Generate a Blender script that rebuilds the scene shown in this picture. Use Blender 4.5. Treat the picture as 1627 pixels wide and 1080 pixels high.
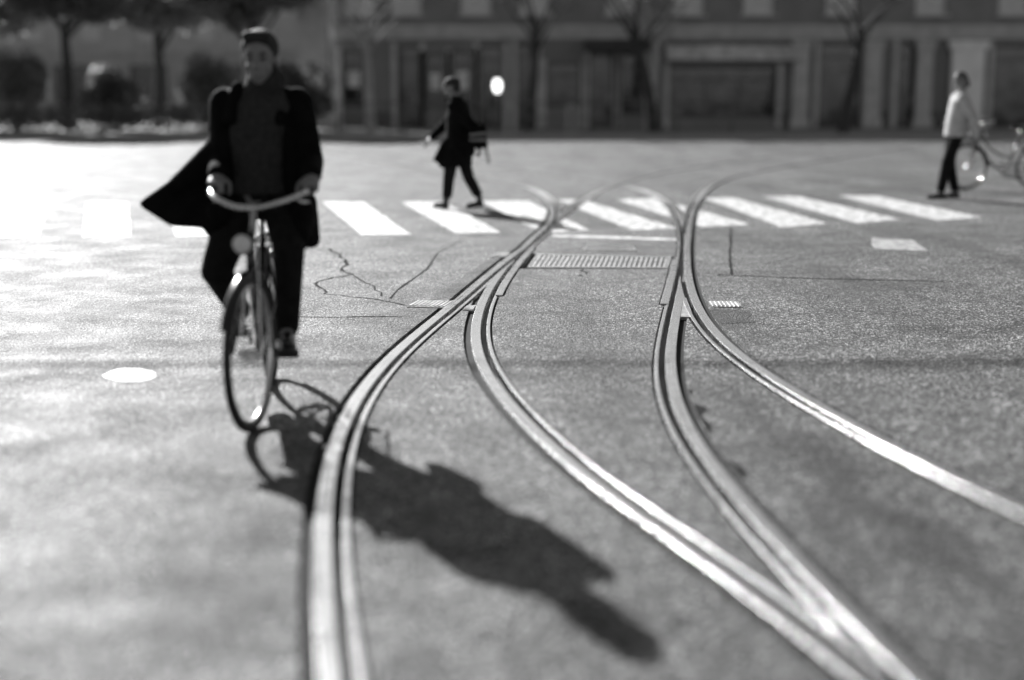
import bpy, bmesh, math, random
import numpy as np
from mathutils import Vector, Matrix, Euler
from mathutils.geometry import delaunay_2d_cdt
R = math.radians
random.seed(7); rng = np.random.default_rng(7)
for o in list(bpy.data.objects): bpy.data.objects.remove(o)
SC = bpy.context.scene
COL = SC.collection

# ------------------------------------------------------------------ camera, sky, sun, exposure
FPX, YH, CAMH, W0, H0 = 2260.0, 145.0, 1.487, 1627.0, 1080.0
PITCH = math.atan((H0/2 - YH)/FPX)
cd = bpy.data.cameras.new('camera'); cam = bpy.data.objects.new('camera', cd); COL.objects.link(cam)
cam.location = (0, 0, CAMH); cam.rotation_euler = (math.pi/2 - PITCH, 0, 0)
cd.sensor_fit = 'HORIZONTAL'; cd.sensor_width = 36.0; cd.lens = FPX/W0*36.0
cd.clip_start = 0.05; cd.clip_end = 2000
cd.dof.use_dof = True; cd.dof.focus_distance = 9.6; cd.dof.aperture_fstop = 0.6
SC.camera = cam

SUN_AZ, SUN_EL = R(26.5), R(27.2)          # azimuth: degrees left of the view axis (+Y)
to_sun = Vector((-math.sin(SUN_AZ)*math.cos(SUN_EL), math.cos(SUN_AZ)*math.cos(SUN_EL), math.sin(SUN_EL)))
world = bpy.data.worlds.new('World'); SC.world = world; world.use_nodes = True
nt = world.node_tree; nt.nodes.clear()
sky = nt.nodes.new('ShaderNodeTexSky'); sky.sky_type = 'NISHITA'; sky.sun_disc = False
sky.sun_elevation = SUN_EL; sky.sun_rotation = -SUN_AZ
bw = nt.nodes.new('ShaderNodeRGBToBW'); bg = nt.nodes.new('ShaderNodeBackground'); wo = nt.nodes.new('ShaderNodeOutputWorld')
bg.inputs['Strength'].default_value = 0.05
nt.links.new(sky.outputs[0], bw.inputs[0]); nt.links.new(bw.outputs[0], bg.inputs[0]); nt.links.new(bg.outputs[0], wo.inputs[0])
sd = bpy.data.lights.new('sun', 'SUN'); sd.energy = 5.0; sd.angle = R(0.53); sd.color = (1, 1, 1)
sun = bpy.data.objects.new('sun', sd); COL.objects.link(sun); sun.location = to_sun*60
sun.rotation_euler = (-to_sun).to_track_quat('-Z', 'Y').to_euler()
SC.view_settings.view_transform = 'Standard'; SC.view_settings.look = 'None'
SC.view_settings.exposure = 1.15; SC.view_settings.gamma = 1.0; SC.view_settings.use_curve_mapping = False

# ------------------------------------------------------------------ helpers
def ray(px, py):
    x, y = px - W0/2, H0/2 - py
    c, s = math.cos(PITCH), math.sin(PITCH)
    return Vector((x, FPX*c + y*s, -FPX*s + y*c))
def at(px, py, z=0.0):
    """point of height z seen at a pixel of the photograph"""
    d = ray(px, py); t = (z - CAMH)/d.z
    return Vector((d.x*t, d.y*t, z))
def at_depth(px, py, Y):
    d = ray(px, py); t = Y/d.y
    return Vector((d.x*t, Y, CAMH + d.z*t))

def tag(o, label, cat, group=None):
    o['label'] = label; o['category'] = cat
    if group: o['group'] = group
    return o
def thing(name, label, cat, loc=(0, 0, 0), rz=0.0, group=None):
    o = bpy.data.objects.new(name, None); COL.objects.link(o); o.location = loc; o.rotation_euler = (0, 0, rz)
    o.empty_display_size = 0.1
    return tag(o, label, cat, group)
def link(name, me, mat, parent=None, smooth=False):
    o = bpy.data.objects.new(name, me); COL.objects.link(o)
    if mat is not None and not me.materials: me.materials.append(mat)
    if parent is not None: o.parent = parent
    if smooth: me.polygons.foreach_set('use_smooth', [True]*len(me.polygons))
    return o
def obj(name, bm, mat, parent=None, smooth=False):
    me = bpy.data.meshes.new(name); bm.to_mesh(me); bm.free()
    return link(name, me, mat, parent, smooth)
def pyobj(name, v, f, mat, parent=None, smooth=False):
    me = bpy.data.meshes.new(name); me.from_pydata([tuple(p) for p in v], [], f); me.update()
    return link(name, me, mat, parent, smooth)
def struct(o):
    o['kind'] = 'structure'; return o

def box(bm, x0, x1, y0, y1, z0, z1, M=None):
    vs = [bm.verts.new(Vector(p)) for p in ((x0,y0,z0),(x1,y0,z0),(x1,y1,z0),(x0,y1,z0),(x0,y0,z1),(x1,y0,z1),(x1,y1,z1),(x0,y1,z1))]
    if M is not None:
        for v in vs: v.co = M @ v.co
    for f in ((3,2,1,0),(4,5,6,7),(0,1,5,4),(1,2,6,5),(2,3,7,6),(3,0,4,7)): bm.faces.new([vs[i] for i in f])
    return vs
def bxo(name, x0, x1, y0, y1, z0, z1, mat, parent=None, bev=0.0):
    bm = bmesh.new(); box(bm, x0, x1, y0, y1, z0, z1)
    if bev: bmesh.ops.bevel(bm, geom=bm.edges[:], offset=bev, segments=1, affect='EDGES')
    return obj(name, bm, mat, parent)
def frames(pts):
    pts = [Vector(p) for p in pts]; n = len(pts); out = []
    up = None
    for i in range(n):
        t = (pts[min(i+1, n-1)] - pts[max(i-1, 0)]).normalized()
        if up is None:
            a = Vector((0, 0, 1)) if abs(t.z) < 0.9 else Vector((1, 0, 0))
            up = (a - t*a.dot(t)).normalized()
        else:
            up = (up - t*up.dot(t)).normalized()
        out.append((pts[i], up, t.cross(up)))
    return out
def tube(bm, pts, r, n=10, closed=False, cap=True):
    rs = r if isinstance(r, (list, tuple)) else [r]*len(pts)
    rings = []
    for (p, u, s), rr in zip(frames(pts), rs):
        rings.append([bm.verts.new(p + (u*math.cos(a) + s*math.sin(a))*rr) for a in [2*math.pi*k/n for k in range(n)]])
    for a, b in zip(rings[:-1], rings[1:]):
        for k in range(n): bm.faces.new((a[k], a[(k+1) % n], b[(k+1) % n], b[k]))
    if cap:
        bm.faces.new(rings[0][::-1]); bm.faces.new(rings[-1])
def tubeo(name, pts, r, mat, parent, n=10):
    bm = bmesh.new(); tube(bm, pts, r, n); bmesh.ops.recalc_face_normals(bm, faces=bm.faces[:])
    return obj(name, bm, mat, parent, True)
def torus(bm, R0, r, n=64, m=10, rz=None):
    rz = rz or r
    rings = []
    for i in range(n):
        a = 2*math.pi*i/n
        rings.append([bm.verts.new(((R0 + r*math.cos(b))*math.cos(a), rz*math.sin(b), (R0 + r*math.cos(b))*math.sin(a))) for b in [2*math.pi*k/m for k in range(m)]])
    for i in range(n):
        A, B = rings[i], rings[(i+1) % n]
        for k in range(m): bm.faces.new((A[k], B[k], B[(k+1) % m], A[(k+1) % m]))
    bmesh.ops.recalc_face_normals(bm, faces=bm.faces[:])
def catmull(pts, k=6):
    P = [Vector(p) for p in pts]; P = [P[0]*2 - P[1]] + P + [P[-1]*2 - P[-2]]; out = []
    for i in range(1, len(P)-2):
        for j in range(k):
            t = j/k; a, b, c, d = P[i-1:i+3]
            out.append(0.5*((2*b) + (c-a)*t + (2*a-5*b+4*c-d)*t*t + (3*b-a-3*c+d)*t**3))
    return out + [P[-2]]

def blob(name, prims, voxel, mat, parent=None, smooth=4, factor=0.5):
    """union of tapered capsules, ellipsoids and ring lofts grown into one continuous surface"""
    bm = bmesh.new()
    for p in prims:
        if p[0] == 'c':
            _, p0, r0, p1, r1 = p; p0, p1 = Vector(p0), Vector(p1); d = p1 - p0; L = d.length
            if L < 1e-6: continue
            q = d.to_track_quat('Z', 'Y'); n = 14; rings = []
            for t, rr, zz in [(0, r0*math.sin(a), -r0*math.cos(a)) for a in (0.35, 0.8, 1.2)] + [(0, r0, 0), (1, r1, L)] + [(1, r1*math.sin(a), L + r1*math.cos(a)) for a in (1.2, 0.8, 0.35)]:
                rings.append([bm.verts.new(p0 + q @ Vector((rr*math.cos(2*math.pi*k/n), rr*math.sin(2*math.pi*k/n), zz))) for k in range(n)])
        elif p[0] == 'e':
            _, c, rad = p[:3]; M = p[3] if len(p) > 3 else Matrix.Identity(3); c = Vector(c); n = 18; rings = []
            for i in range(1, 10):
                a = math.pi*i/10
                rings.append([bm.verts.new(c + M @ Vector((rad[0]*math.sin(a)*math.cos(2*math.pi*k/n), rad[1]*math.sin(a)*math.sin(2*math.pi*k/n), -rad[2]*math.cos(a)))) for k in range(n)])
        else:
            n = 28; rings = []
            for (c, rx, ry, *ex) in p[1]:
                c = Vector(c); tx = ex[0] if ex else 0.0     # tx: tilt, raises +x side
                rings.append([bm.verts.new(c + Vector((rx*math.cos(2*math.pi*k/n), ry*math.sin(2*math.pi*k/n), tx*math.cos(2*math.pi*k/n)))) for k in range(n)])
        for A, B in zip(rings[:-1], rings[1:]):
            for k in range(len(A)): bm.faces.new((A[k], A[(k+1) % len(A)], B[(k+1) % len(A)], B[k]))
        bm.faces.new(rings[0][::-1]); bm.faces.new(rings[-1])
    bmesh.ops.recalc_face_normals(bm, faces=bm.faces[:])
    me = bpy.data.meshes.new(name); bm.to_mesh(me); bm.free()
    t = bpy.data.objects.new('tmp', me); COL.objects.link(t)
    m = t.modifiers.new('r', 'REMESH'); m.mode = 'VOXEL'; m.voxel_size = voxel
    s = t.modifiers.new('s', 'SMOOTH'); s.factor = factor; s.iterations = smooth
    dg = bpy.context.evaluated_depsgraph_get()
    me2 = bpy.data.meshes.new_from_object(t.evaluated_get(dg)); me2.name = name
    bpy.data.objects.remove(t); bpy.data.meshes.remove(me)
    me2.materials.clear()
    return link(name, me2, mat, parent, True)

# ------------------------------------------------------------------ materials (all neutral: the photograph is black and white)
def newmat(name):
    m = bpy.data.materials.new(name); m.use_nodes = True
    t = m.node_tree; b = t.nodes['Principled BSDF']; return m, t, b
def N(t, typ, **kw):
    n = t.nodes.new(typ)
    for k, v in kw.items():
        if k in n.inputs: n.inputs[k].default_value = v
        else: setattr(n, k, v)
    return n
def ramp(t, src, stops):
    r = t.nodes.new('ShaderNodeValToRGB'); e = r.color_ramp.elements
    while len(e) < len(stops): e.new(0.5)
    for k, (p, v) in zip(e, stops): k.position = p; k.color = (v, v, v, 1)
    t.links.new(src, r.inputs[0]); return r.outputs[0]
def mul(t, a, b, op='MULTIPLY'):
    n = t.nodes.new('ShaderNodeMath'); n.operation = op
    for i, q in enumerate((a, b)):
        if isinstance(q, (int, float)): n.inputs[i].default_value = q
        else: t.links.new(q, n.inputs[i])
    return n.outputs[0]
def plain(name, v, rough=0.6, metal=0.0, var=0.25, scale=6.0, bump=0.0, bscale=60.0, spec=0.5, sheen=0.0):
    m, t, b = newmat(name)
    tc = N(t, 'ShaderNodeTexCoord'); no = N(t, 'ShaderNodeTexNoise', Scale=scale, Detail=6.0)
    t.links.new(tc.outputs['Object'], no.inputs['Vector'])
    c = ramp(t, no.outputs[0], [(0.25, v*(1-var)), (0.75, min(1, v*(1+var)))])
    t.links.new(c, b.inputs['Base Color'])
    rr = ramp(t, no.outputs[0], [(0.3, max(0, rough-0.08)), (0.7, min(1, rough+0.08))])
    t.links.new(rr, b.inputs['Roughness'])
    b.inputs['Metallic'].default_value = metal; b.inputs['Specular IOR Level'].default_value = spec
    if sheen: b.inputs['Sheen Weight'].default_value = sheen
    if bump:
        n2 = N(t, 'ShaderNodeTexNoise', Scale=bscale, Detail=4.0); t.links.new(tc.outputs['Object'], n2.inputs['Vector'])
        bp = N(t, 'ShaderNodeBump', Strength=0.6, Distance=bump); t.links.new(n2.outputs[0], bp.inputs['Height']); t.links.new(bp.outputs[0], b.inputs['Normal'])
    return m

def asphalt(name, lo=0.05, hi=0.39, patch=True, spec=0.22):
    m, t, b = newmat(name)
    g = N(t, 'ShaderNodeNewGeometry'); P = g.outputs['Position']
    def noise(scale, detail=5.0, rough=0.55, vec=None):
        n = N(t, 'ShaderNodeTexNoise', Scale=scale, Detail=detail, Roughness=rough); t.links.new(vec or P, n.inputs['Vector']); return n.outputs[0]
    v = N(t, 'ShaderNodeTexVoronoi', Scale=90.0); t.links.new(P, v.inputs['Vector'])
    v2 = N(t, 'ShaderNodeTexVoronoi', Scale=38.0); t.links.new(P, v2.inputs['Vector'])
    sep = N(t, 'ShaderNodeSeparateColor'); t.links.new(v.outputs['Color'], sep.inputs[0])
    sep2 = N(t, 'ShaderNodeSeparateColor'); t.links.new(v2.outputs['Color'], sep2.inputs[0])
    stone = ramp(t, sep.outputs[0], [(0.0, lo*0.6), (0.5, (lo+hi)/2.4), (0.8, hi), (1.0, min(0.7, hi*2.2))])
    stone2 = ramp(t, sep2.outputs[1], [(0.0, 0.5), (0.6, 1.0), (1.0, 1.45)])
    gap = ramp(t, v.outputs['Distance'], [(0.20, 1.0), (0.62, 0.08)])
    c = mul(t, mul(t, stone, stone2), gap)
    # worn, stained and patched areas
    big = ramp(t, noise(0.55, 6.0, 0.6), [(0.30, 0.62), (0.48, 1.0), (0.66, 1.35)])
    mid = ramp(t, noise(3.2, 5.0, 0.6), [(0.32, 0.62), (0.5, 1.0), (0.7, 1.25)])
    mp = N(t, 'ShaderNodeMapping'); mp.inputs['Scale'].default_value = (1.6, 0.22, 1); mp.inputs['Rotation'].default_value = (0, 0, R(-14)); t.links.new(P, mp.inputs['Vector'])
    streak = ramp(t, noise(1.0, 4.0, 0.5, mp.outputs[0]), [(0.36, 0.60), (0.50, 1.0), (0.7, 1.15)])
    c = mul(t, mul(t, mul(t, c, big), mid), streak)
    # oil and tyre spots
    sp = ramp(t, noise(1.7, 2.0, 0.4), [(0.66, 1.0), (0.74, 0.62)])
    c = mul(t, c, sp)
    # pale scuffs
    sc = ramp(t, noise(2.3, 6.0, 0.7, None), [(0.62, 0.0), (0.72, 0.10)])
    c = mul(t, c, sc, 'ADD')
    # fine cracking in places
    wp = N(t, 'ShaderNodeTexNoise', Scale=2.5, Detail=4.0); t.links.new(P, wp.inputs['Vector'])
    va = N(t, 'ShaderNodeVectorMath', operation='MULTIPLY_ADD'); t.links.new(wp.outputs['Color'], va.inputs[0]); va.inputs[1].default_value = (0.5, 0.5, 0); t.links.new(P, va.inputs[2])
    ve = N(t, 'ShaderNodeTexVoronoi', Scale=0.9, feature='DISTANCE_TO_EDGE'); t.links.new(va.outputs[0], ve.inputs['Vector'])
    ck = mul(t, ramp(t, ve.outputs['Distance'], [(0.0, 1.0), (0.016, 0.0)]), ramp(t, noise(0.4, 2.0), [(0.50, 0.0), (0.58, 0.75)]))
    c = mul(t, c, mul(t, 1.0, ck, 'SUBTRACT'))
    # painted into the colour: cast shadow bands across the street, and wheel stains
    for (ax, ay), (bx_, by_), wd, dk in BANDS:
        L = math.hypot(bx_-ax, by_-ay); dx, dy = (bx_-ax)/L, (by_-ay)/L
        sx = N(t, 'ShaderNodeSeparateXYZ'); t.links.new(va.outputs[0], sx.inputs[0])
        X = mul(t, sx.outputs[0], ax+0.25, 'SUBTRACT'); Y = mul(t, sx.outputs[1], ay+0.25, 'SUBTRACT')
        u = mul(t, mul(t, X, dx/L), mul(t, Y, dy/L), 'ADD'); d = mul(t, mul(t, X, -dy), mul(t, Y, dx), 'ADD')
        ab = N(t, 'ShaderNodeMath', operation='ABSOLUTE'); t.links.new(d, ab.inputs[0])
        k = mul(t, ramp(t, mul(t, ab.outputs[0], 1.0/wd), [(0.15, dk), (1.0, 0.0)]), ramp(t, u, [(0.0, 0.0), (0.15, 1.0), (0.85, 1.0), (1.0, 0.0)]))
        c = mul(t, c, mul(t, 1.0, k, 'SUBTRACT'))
    t.links.new(c, b.inputs['Base Color'])
    ro = ramp(t, noise(2.1, 4.0), [(0.3, 0.60), (0.7, 0.80)]); t.links.new(ro, b.inputs['Roughness'])
    b.inputs['Specular IOR Level'].default_value = spec
    h1 = ramp(t, v.outputs['Distance'], [(0.0, 1.0), (0.5, 0.75), (0.9, 0.0)])
    h2 = mul(t, h1, ramp(t, sep.outputs[1], [(0.0, 0.5), (1.0, 1.0)]))
    h3 = mul(t, h2, mul(t, noise(14.0, 4.0), 1.3), 'ADD')
    bp = N(t, 'ShaderNodeBump', Strength=1.0, Distance=0.009); t.links.new(h3, bp.inputs['Height'])
    bp2 = N(t, 'ShaderNodeBump', Strength=0.6, Distance=0.03); t.links.new(noise(1.1, 3.0), bp2.inputs['Height']); t.links.new(bp2.outputs[0], bp.inputs['Normal'])
    t.links.new(bp.outputs[0], b.inputs['Normal'])
    return m

def steel(name, base=0.62, lo=0.16, hi=0.38):
    m, t, b = newmat(name)
    uv = N(t, 'ShaderNodeUVMap'); uv.uv_map = 'along'
    mp = N(t, 'ShaderNodeMapping'); mp.inputs['Scale'].default_value = (1.3, 130, 1); t.links.new(uv.outputs[0], mp.inputs['Vector'])
    n = N(t, 'ShaderNodeTexNoise', Scale=1.0, Detail=5.0, Roughness=0.6); t.links.new(mp.outputs[0], n.inputs['Vector'])
    g = N(t, 'ShaderNodeNewGeometry')
    n2 = N(t, 'ShaderNodeTexNoise', Scale=7.0, Detail=7.0, Roughness=0.65); t.links.new(g.outputs['Position'], n2.inputs['Vector'])
    c = mul(t, ramp(t, n.outputs[0], [(0.32, base*0.55), (0.5, base), (0.7, min(0.9, base*1.3))]), ramp(t, n2.outputs[0], [(0.3, 0.6), (0.55, 1.0), (0.8, 1.1)]))
    # steel colour darkened and finish dulled past the crossing to hold down sun glare
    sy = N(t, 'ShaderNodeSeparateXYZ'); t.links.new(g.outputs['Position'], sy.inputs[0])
    far_dull = ramp(t, mul(t, sy.outputs[1], 0.02), [(0.38, 0.0), (0.46, 1.0)])
    c = mul(t, c, mul(t, 1.0, mul(t, far_dull, 0.80), 'SUBTRACT'))
    t.links.new(c, b.inputs['Base Color']); t.links.new(mul(t, 1.0, mul(t, far_dull, 0.7), 'SUBTRACT'), b.inputs['Metallic'])
    ro = mul(t, ramp(t, n.outputs[0], [(0.3, hi), (0.65, lo)]), mul(t, ramp(t, n2.outputs[0], [(0.4, 1.0), (0.75, 0.55)]), 1.15))
    ro = mul(t, ro, mul(t, far_dull, 0.5), 'ADD')
    t.links.new(ro, b.inputs['Roughness'])
    bv = N(t, 'ShaderNodeBevel', samples=4); bv.inputs['Radius'].default_value = 0.0035
    bp = N(t, 'ShaderNodeBump', Strength=0.14, Distance=0.002); t.links.new(n.outputs[0], bp.inputs['Height']); t.links.new(bv.outputs[0], bp.inputs['Normal'])
    t.links.new(bp.outputs[0], b.inputs['Normal'])
    return m

def paint_mat(name, v=0.8):
    m, t, b = newmat(name)
    g = N(t, 'ShaderNodeNewGeometry')
    n = N(t, 'ShaderNodeTexNoise', Scale=9.0, Detail=8.0, Roughness=0.7); t.links.new(g.outputs['Position'], n.inputs['Vector'])
    vo = N(t, 'ShaderNodeTexVoronoi', Scale=70.0); t.links.new(g.outputs['Position'], vo.inputs['Vector'])
    wear = mul(t, n.outputs[0], mul(t, vo.outputs['Distance'], -0.16), 'ADD')
    c = ramp(t, wear, [(0.33, 0.12), (0.40, v*0.45), (0.53, v)])
    t.links.new(c, b.inputs['Base Color']); b.inputs['Roughness'].default_value = 0.6
    bp = N(t, 'ShaderNodeBump', Strength=0.5, Distance=0.003); t.links.new(vo.outputs['Distance'], bp.inputs['Height']); t.links.new(bp.outputs[0], b.inputs['Normal'])
    return m

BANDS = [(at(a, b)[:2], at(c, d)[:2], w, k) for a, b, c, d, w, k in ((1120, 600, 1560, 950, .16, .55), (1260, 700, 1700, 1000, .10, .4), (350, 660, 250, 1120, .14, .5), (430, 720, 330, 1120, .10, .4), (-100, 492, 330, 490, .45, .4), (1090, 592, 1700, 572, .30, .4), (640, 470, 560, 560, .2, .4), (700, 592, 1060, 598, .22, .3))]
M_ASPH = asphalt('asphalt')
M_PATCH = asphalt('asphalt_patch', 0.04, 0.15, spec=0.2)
M_STEEL = steel('rail_steel'); M_GRIME = plain('groove_grime', 0.012, 0.9, var=0.5, scale=30)
M_BIT = plain('bitumen_joint', 0.012, 0.85, var=0.6, scale=25, bump=0.004, bscale=50, spec=0.1)
M_PAINT = paint_mat('road_paint'); M_PAINT2 = paint_mat('worn_paint', 0.5); M_IRON = plain('cast_iron', 0.42, 0.4, metal=0.75, var=0.4, scale=30, bump=0.001, bscale=150)
M_PIT = plain('pit_dark', 0.015, 0.95); M_TAR = plain('tar_seal', 0.018, 0.95, var=0.4, scale=40, spec=0.03)
M_KERB = plain('kerb_granite', 0.30, 0.7, var=0.3, scale=30, bump=0.003, bscale=120)
M_PAVE = plain('pavement_asphalt', 0.2, 0.85, var=0.3, scale=3)
M_BLACKWOOL = plain('black_wool', 0.006, 0.95, var=0.5, scale=14, bump=0.018, bscale=13, spec=0.06)
M_TROUSER = plain('dark_trousers', 0.013, 0.85, var=0.4, scale=20, bump=0.015, bscale=14, spec=0.06)
M_SWEATER = plain('charcoal_knit', 0.03, 0.9, var=0.4, scale=40, bump=0.003, bscale=120, spec=0.2)
M_SKIN = plain('skin', 0.17, 0.5, var=0.1, scale=12); M_HAIR = plain('dark_hair', 0.012, 0.8, var=0.5, scale=60, bump=0.003, bscale=90)
M_LIPS = plain('lips', 0.10, 0.5, var=0.1); M_EYE = plain('eye', 0.03, 0.15); M_GREYHAIR = plain('grey_hair', 0.09, 0.8, var=0.5, scale=50, bump=0.004, bscale=80); M_SHOE = plain('shoe_leather', 0.012, 0.28, var=0.4, scale=20)
M_SOLE = plain('shoe_sole', 0.02, 0.7); M_PALECOAT = plain('pale_jacket', 0.42, 0.85, var=0.15, scale=10, bump=0.004, bscale=30, spec=0.2)
M_FRAME = plain('black_enamel', 0.015, 0.22, var=0.3); M_CHROME = plain('chrome', 0.65, 0.2, metal=1.0, var=0.15)
M_RUBBER = plain('rubber', 0.018, 0.75, var=0.4, scale=40); M_SADDLE = plain('saddle_vinyl', 0.02, 0.4)
M_LENS = plain('lamp_lens', 0.7, 0.1, var=0.05)
M_PLASTER = plain('facade_plaster', 0.21, 0.85, var=0.22, scale=0.8, bump=0.01, bscale=8)
M_STONE = plain('pale_stone', 0.46, 0.75, var=0.2, scale=2.5, bump=0.006, bscale=18)
M_MARBLE = plain('white_marble', 0.8, 0.5, var=0.12, scale=2); M_BASE = plain('dark_stone_base', 0.11, 0.7, var=0.3, scale=3)
M_GLASS = plain('window_glass', 0.07, 0.08, var=0.98, scale=2.2, spec=0.8); M_WFRAME = plain('window_frame', 0.06, 0.5)
M_SHUT = plain('white_curtain', 0.62, 0.8, var=0.12, scale=5); M_INT = plain('dark_interior', 0.03, 0.9)
M_SIGN = plain('sign_board', 0.55, 0.5, var=0.5, scale=3); M_AWN = plain('awning_cloth', 0.05, 0.85)
M_POSTER = plain('poster_paper', 0.75, 0.6, var=0.3, scale=3)
M_RAILING = plain('painted_iron', 0.10, 0.45, var=0.3); M_GALV = plain('galvanised', 0.42, 0.4, metal=0.6, var=0.2)
M_BARK = plain('dark_bark', 0.05, 0.9, var=0.5, scale=6, bump=0.02, bscale=14); M_PALEBARK = plain('pale_bark', 0.34, 0.85, var=0.45, scale=5, bump=0.012, bscale=10)
def leafmat(name, v):
    m, t, b = newmat(name); oi = N(t, 'ShaderNodeNewGeometry')
    t.links.new(ramp(t, oi.outputs['Random Per Island'], [(0, v*0.6), (1, v*1.5)]), b.inputs['Base Color'])
    b.inputs['Roughness'].default_value = 0.5; b.inputs['Subsurface Weight'].default_value = 0.0
    tr = N(t, 'ShaderNodeBsdfTranslucent'); tr.inputs[0].default_value = (v*2, v*2, v*2, 1); mx = N(t, 'ShaderNodeMixShader'); mx.inputs[0].default_value = 0.4
    t.links.new(b.outputs[0], mx.inputs[1]); t.links.new(tr.outputs[0], mx.inputs[2]); t.links.new(mx.outputs[0], t.nodes['Material Output'].inputs[0])
    return m
M_LEAF = leafmat('leaf', 0.17); M_LEAF2 = leafmat('leaf_dark', 0.11)
m_, t_, b_ = newmat('lamp_glow'); b_.inputs['Emission Color'].default_value = (1, 1, 1, 1); b_.inputs['Emission Strength'].default_value = 1.6; b_.inputs['Base Color'].default_value = (.8, .8, .8, 1)
M_GLOW = m_

# ------------------------------------------------------------------ the rails, read off the photograph as inner edges of the rail heads
A = [(543,1077),(535,1020),(527,955),(525,917),(523.5,878),(524.5,826),(528,773),(534,734),(545,695),(563,654),(584,618),(620,576),(656,543),(697,508),(759,459),(811,410),(845,386),(871,363),(886,345),(889,329),(876,314),(837,297),(785,287),(736,279),(640,263)]
B = [(1434,1080),(1372,1020),(1276,922),(1259,901),(1205,841),(1171,807),(1132,763),(1101,721),(1080,683),(1062,638),(1053,592),(1057,558),(1067,507),(1077,450),(1084,409),(1087,382),(1084,355),(1074,335),(1050,312),(1016,300),(976,292),(930,285),(884,279),(834,272),(760,263)]
C = [(1396,1088),(1337,1043),(1291,1000),(1247,966),(1181,921),(1106,870),(1041,828),(1015,815),(964,778),(912,737),(879,706),(843,672),(812,638),(786,605),(768,574),(762,557),(760,526),(767,495),(785,459),(806,425),(845,386),(876,357),(905,334),(952,302),(979,293),(1037,279),(1104,265),(1189,254)]
D = [(1626,817),(1564,791),(1486,755),(1408,711),(1357,683),(1279,641),(1227,610),(1197,587),(1150,555),(1114,511),(1094,470),(1086,436),(1087,409),(1091,369),(1099,331),(1106,311),(1126,296),(1172,279),(1239,266),(1300,256)]
def smooth_line(P, lam):
    P = np.array(P, float); n = len(P)
    s = np.r_[0, np.cumsum(np.linalg.norm(np.diff(P, axis=0), axis=1))]; s /= s[-1]
    m = 160; g = np.linspace(0, 1, m); Wt = np.zeros((n, m))
    for i, q in enumerate(s):
        k = min(int(q*(m-1)), m-2); f = q*(m-1) - k; Wt[i, k] = 1-f; Wt[i, k+1] = f
    D3 = np.diff(np.eye(m), 3, axis=0)
    return np.linalg.solve(Wt.T @ Wt + lam*D3.T @ D3, Wt.T @ P)
def resample(P, step):
    s = np.r_[0, np.cumsum(np.linalg.norm(np.diff(P, axis=0), axis=1))]; n = max(3, int(s[-1]/step))
    q = np.linspace(0, s[-1], n); return np.c_[np.interp(q, s, P[:, 0]), np.interp(q, s, P[:, 1])]
def rail_line(P, near_curv, near_len, far_len):
    img = smooth_line(P, 600.0)
    w = np.array([at(x, y)[:2] for x, y in img])
    w = resample(w, 0.1)
    for _ in range(60): w[1:-1] += 0.25*(w[2:] - 2*w[1:-1] + w[:-2])
    for _ in range(1):
        for i in range(200):                                     # calmer far ends, where one pixel is decimetres
            far = np.clip((w[1:-1, 1:2] - 13)/8, 0, 1); w[1:-1] += 0.25*far*(w[2:] - 2*w[1:-1] + w[:-2])
    # beyond the frame: carry on towards the camera on an arc and away on a straight
    d = w[0] - w[6]; a = math.atan2(d[1], d[0]); p = w[0].copy(); pre = []
    for k in range(int(near_len/0.15)):
        a += near_curv*0.15; p = p + 0.15*np.array([math.cos(a), math.sin(a)]); pre.append(p)
    d = (w[-1] - w[-12]); d /= np.linalg.norm(d); post = [w[-1] + d*k for k in (1.5, 4, 8, 14, 22, far_len)]
    return np.vstack([np.array(pre[::-1]).reshape(-1, 2), w, np.array(post)])
RAILS = {'A': rail_line(A, 0.03, 5, 36), 'B': rail_line(B, 0.03, 5, 36), 'C': rail_line(C, 0.06, 5, 36), 'D': rail_line(D, 0.06, 6, 36)}
SIDE = {'A': 1, 'B': -1, 'C': 1, 'D': -1}       # +1: groove lies to the right of the head
HEAD, GROOVE, LIP, J0, J1 = 0.060, 0.038, 0.022, 0.045, 0.014
def normals(w):
    d = np.gradient(w, axis=0); d /= np.linalg.norm(d, axis=1)[:, None]
    return np.c_[d[:, 1], -d[:, 0]]                               # right-hand side
def lipw(k, w):
    """the lip widens to a flat plate through the points (switch) zone"""
    r = np.full(len(w), LIP)
    if k == 'C': r[(w[:, 1] > 10.35) & (w[:, 1] < 13.6)] = 0.055
    if k == 'B': r[(w[:, 1] > 9.85) & (w[:, 1] < 12.7)] = 0.058
    return r
RECT = {}
# drain recesses and plate beds, as ground polygons (metres)
def quad(*px): return [at(*p)[:2] for p in px]
RECT['drain'] = quad((826,427),(846,403),(1074,408),(1071,427))
RECT['gully'] = quad((923,398.5),(931,388.5),(1009,390.5),(1013,399.5))

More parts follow.
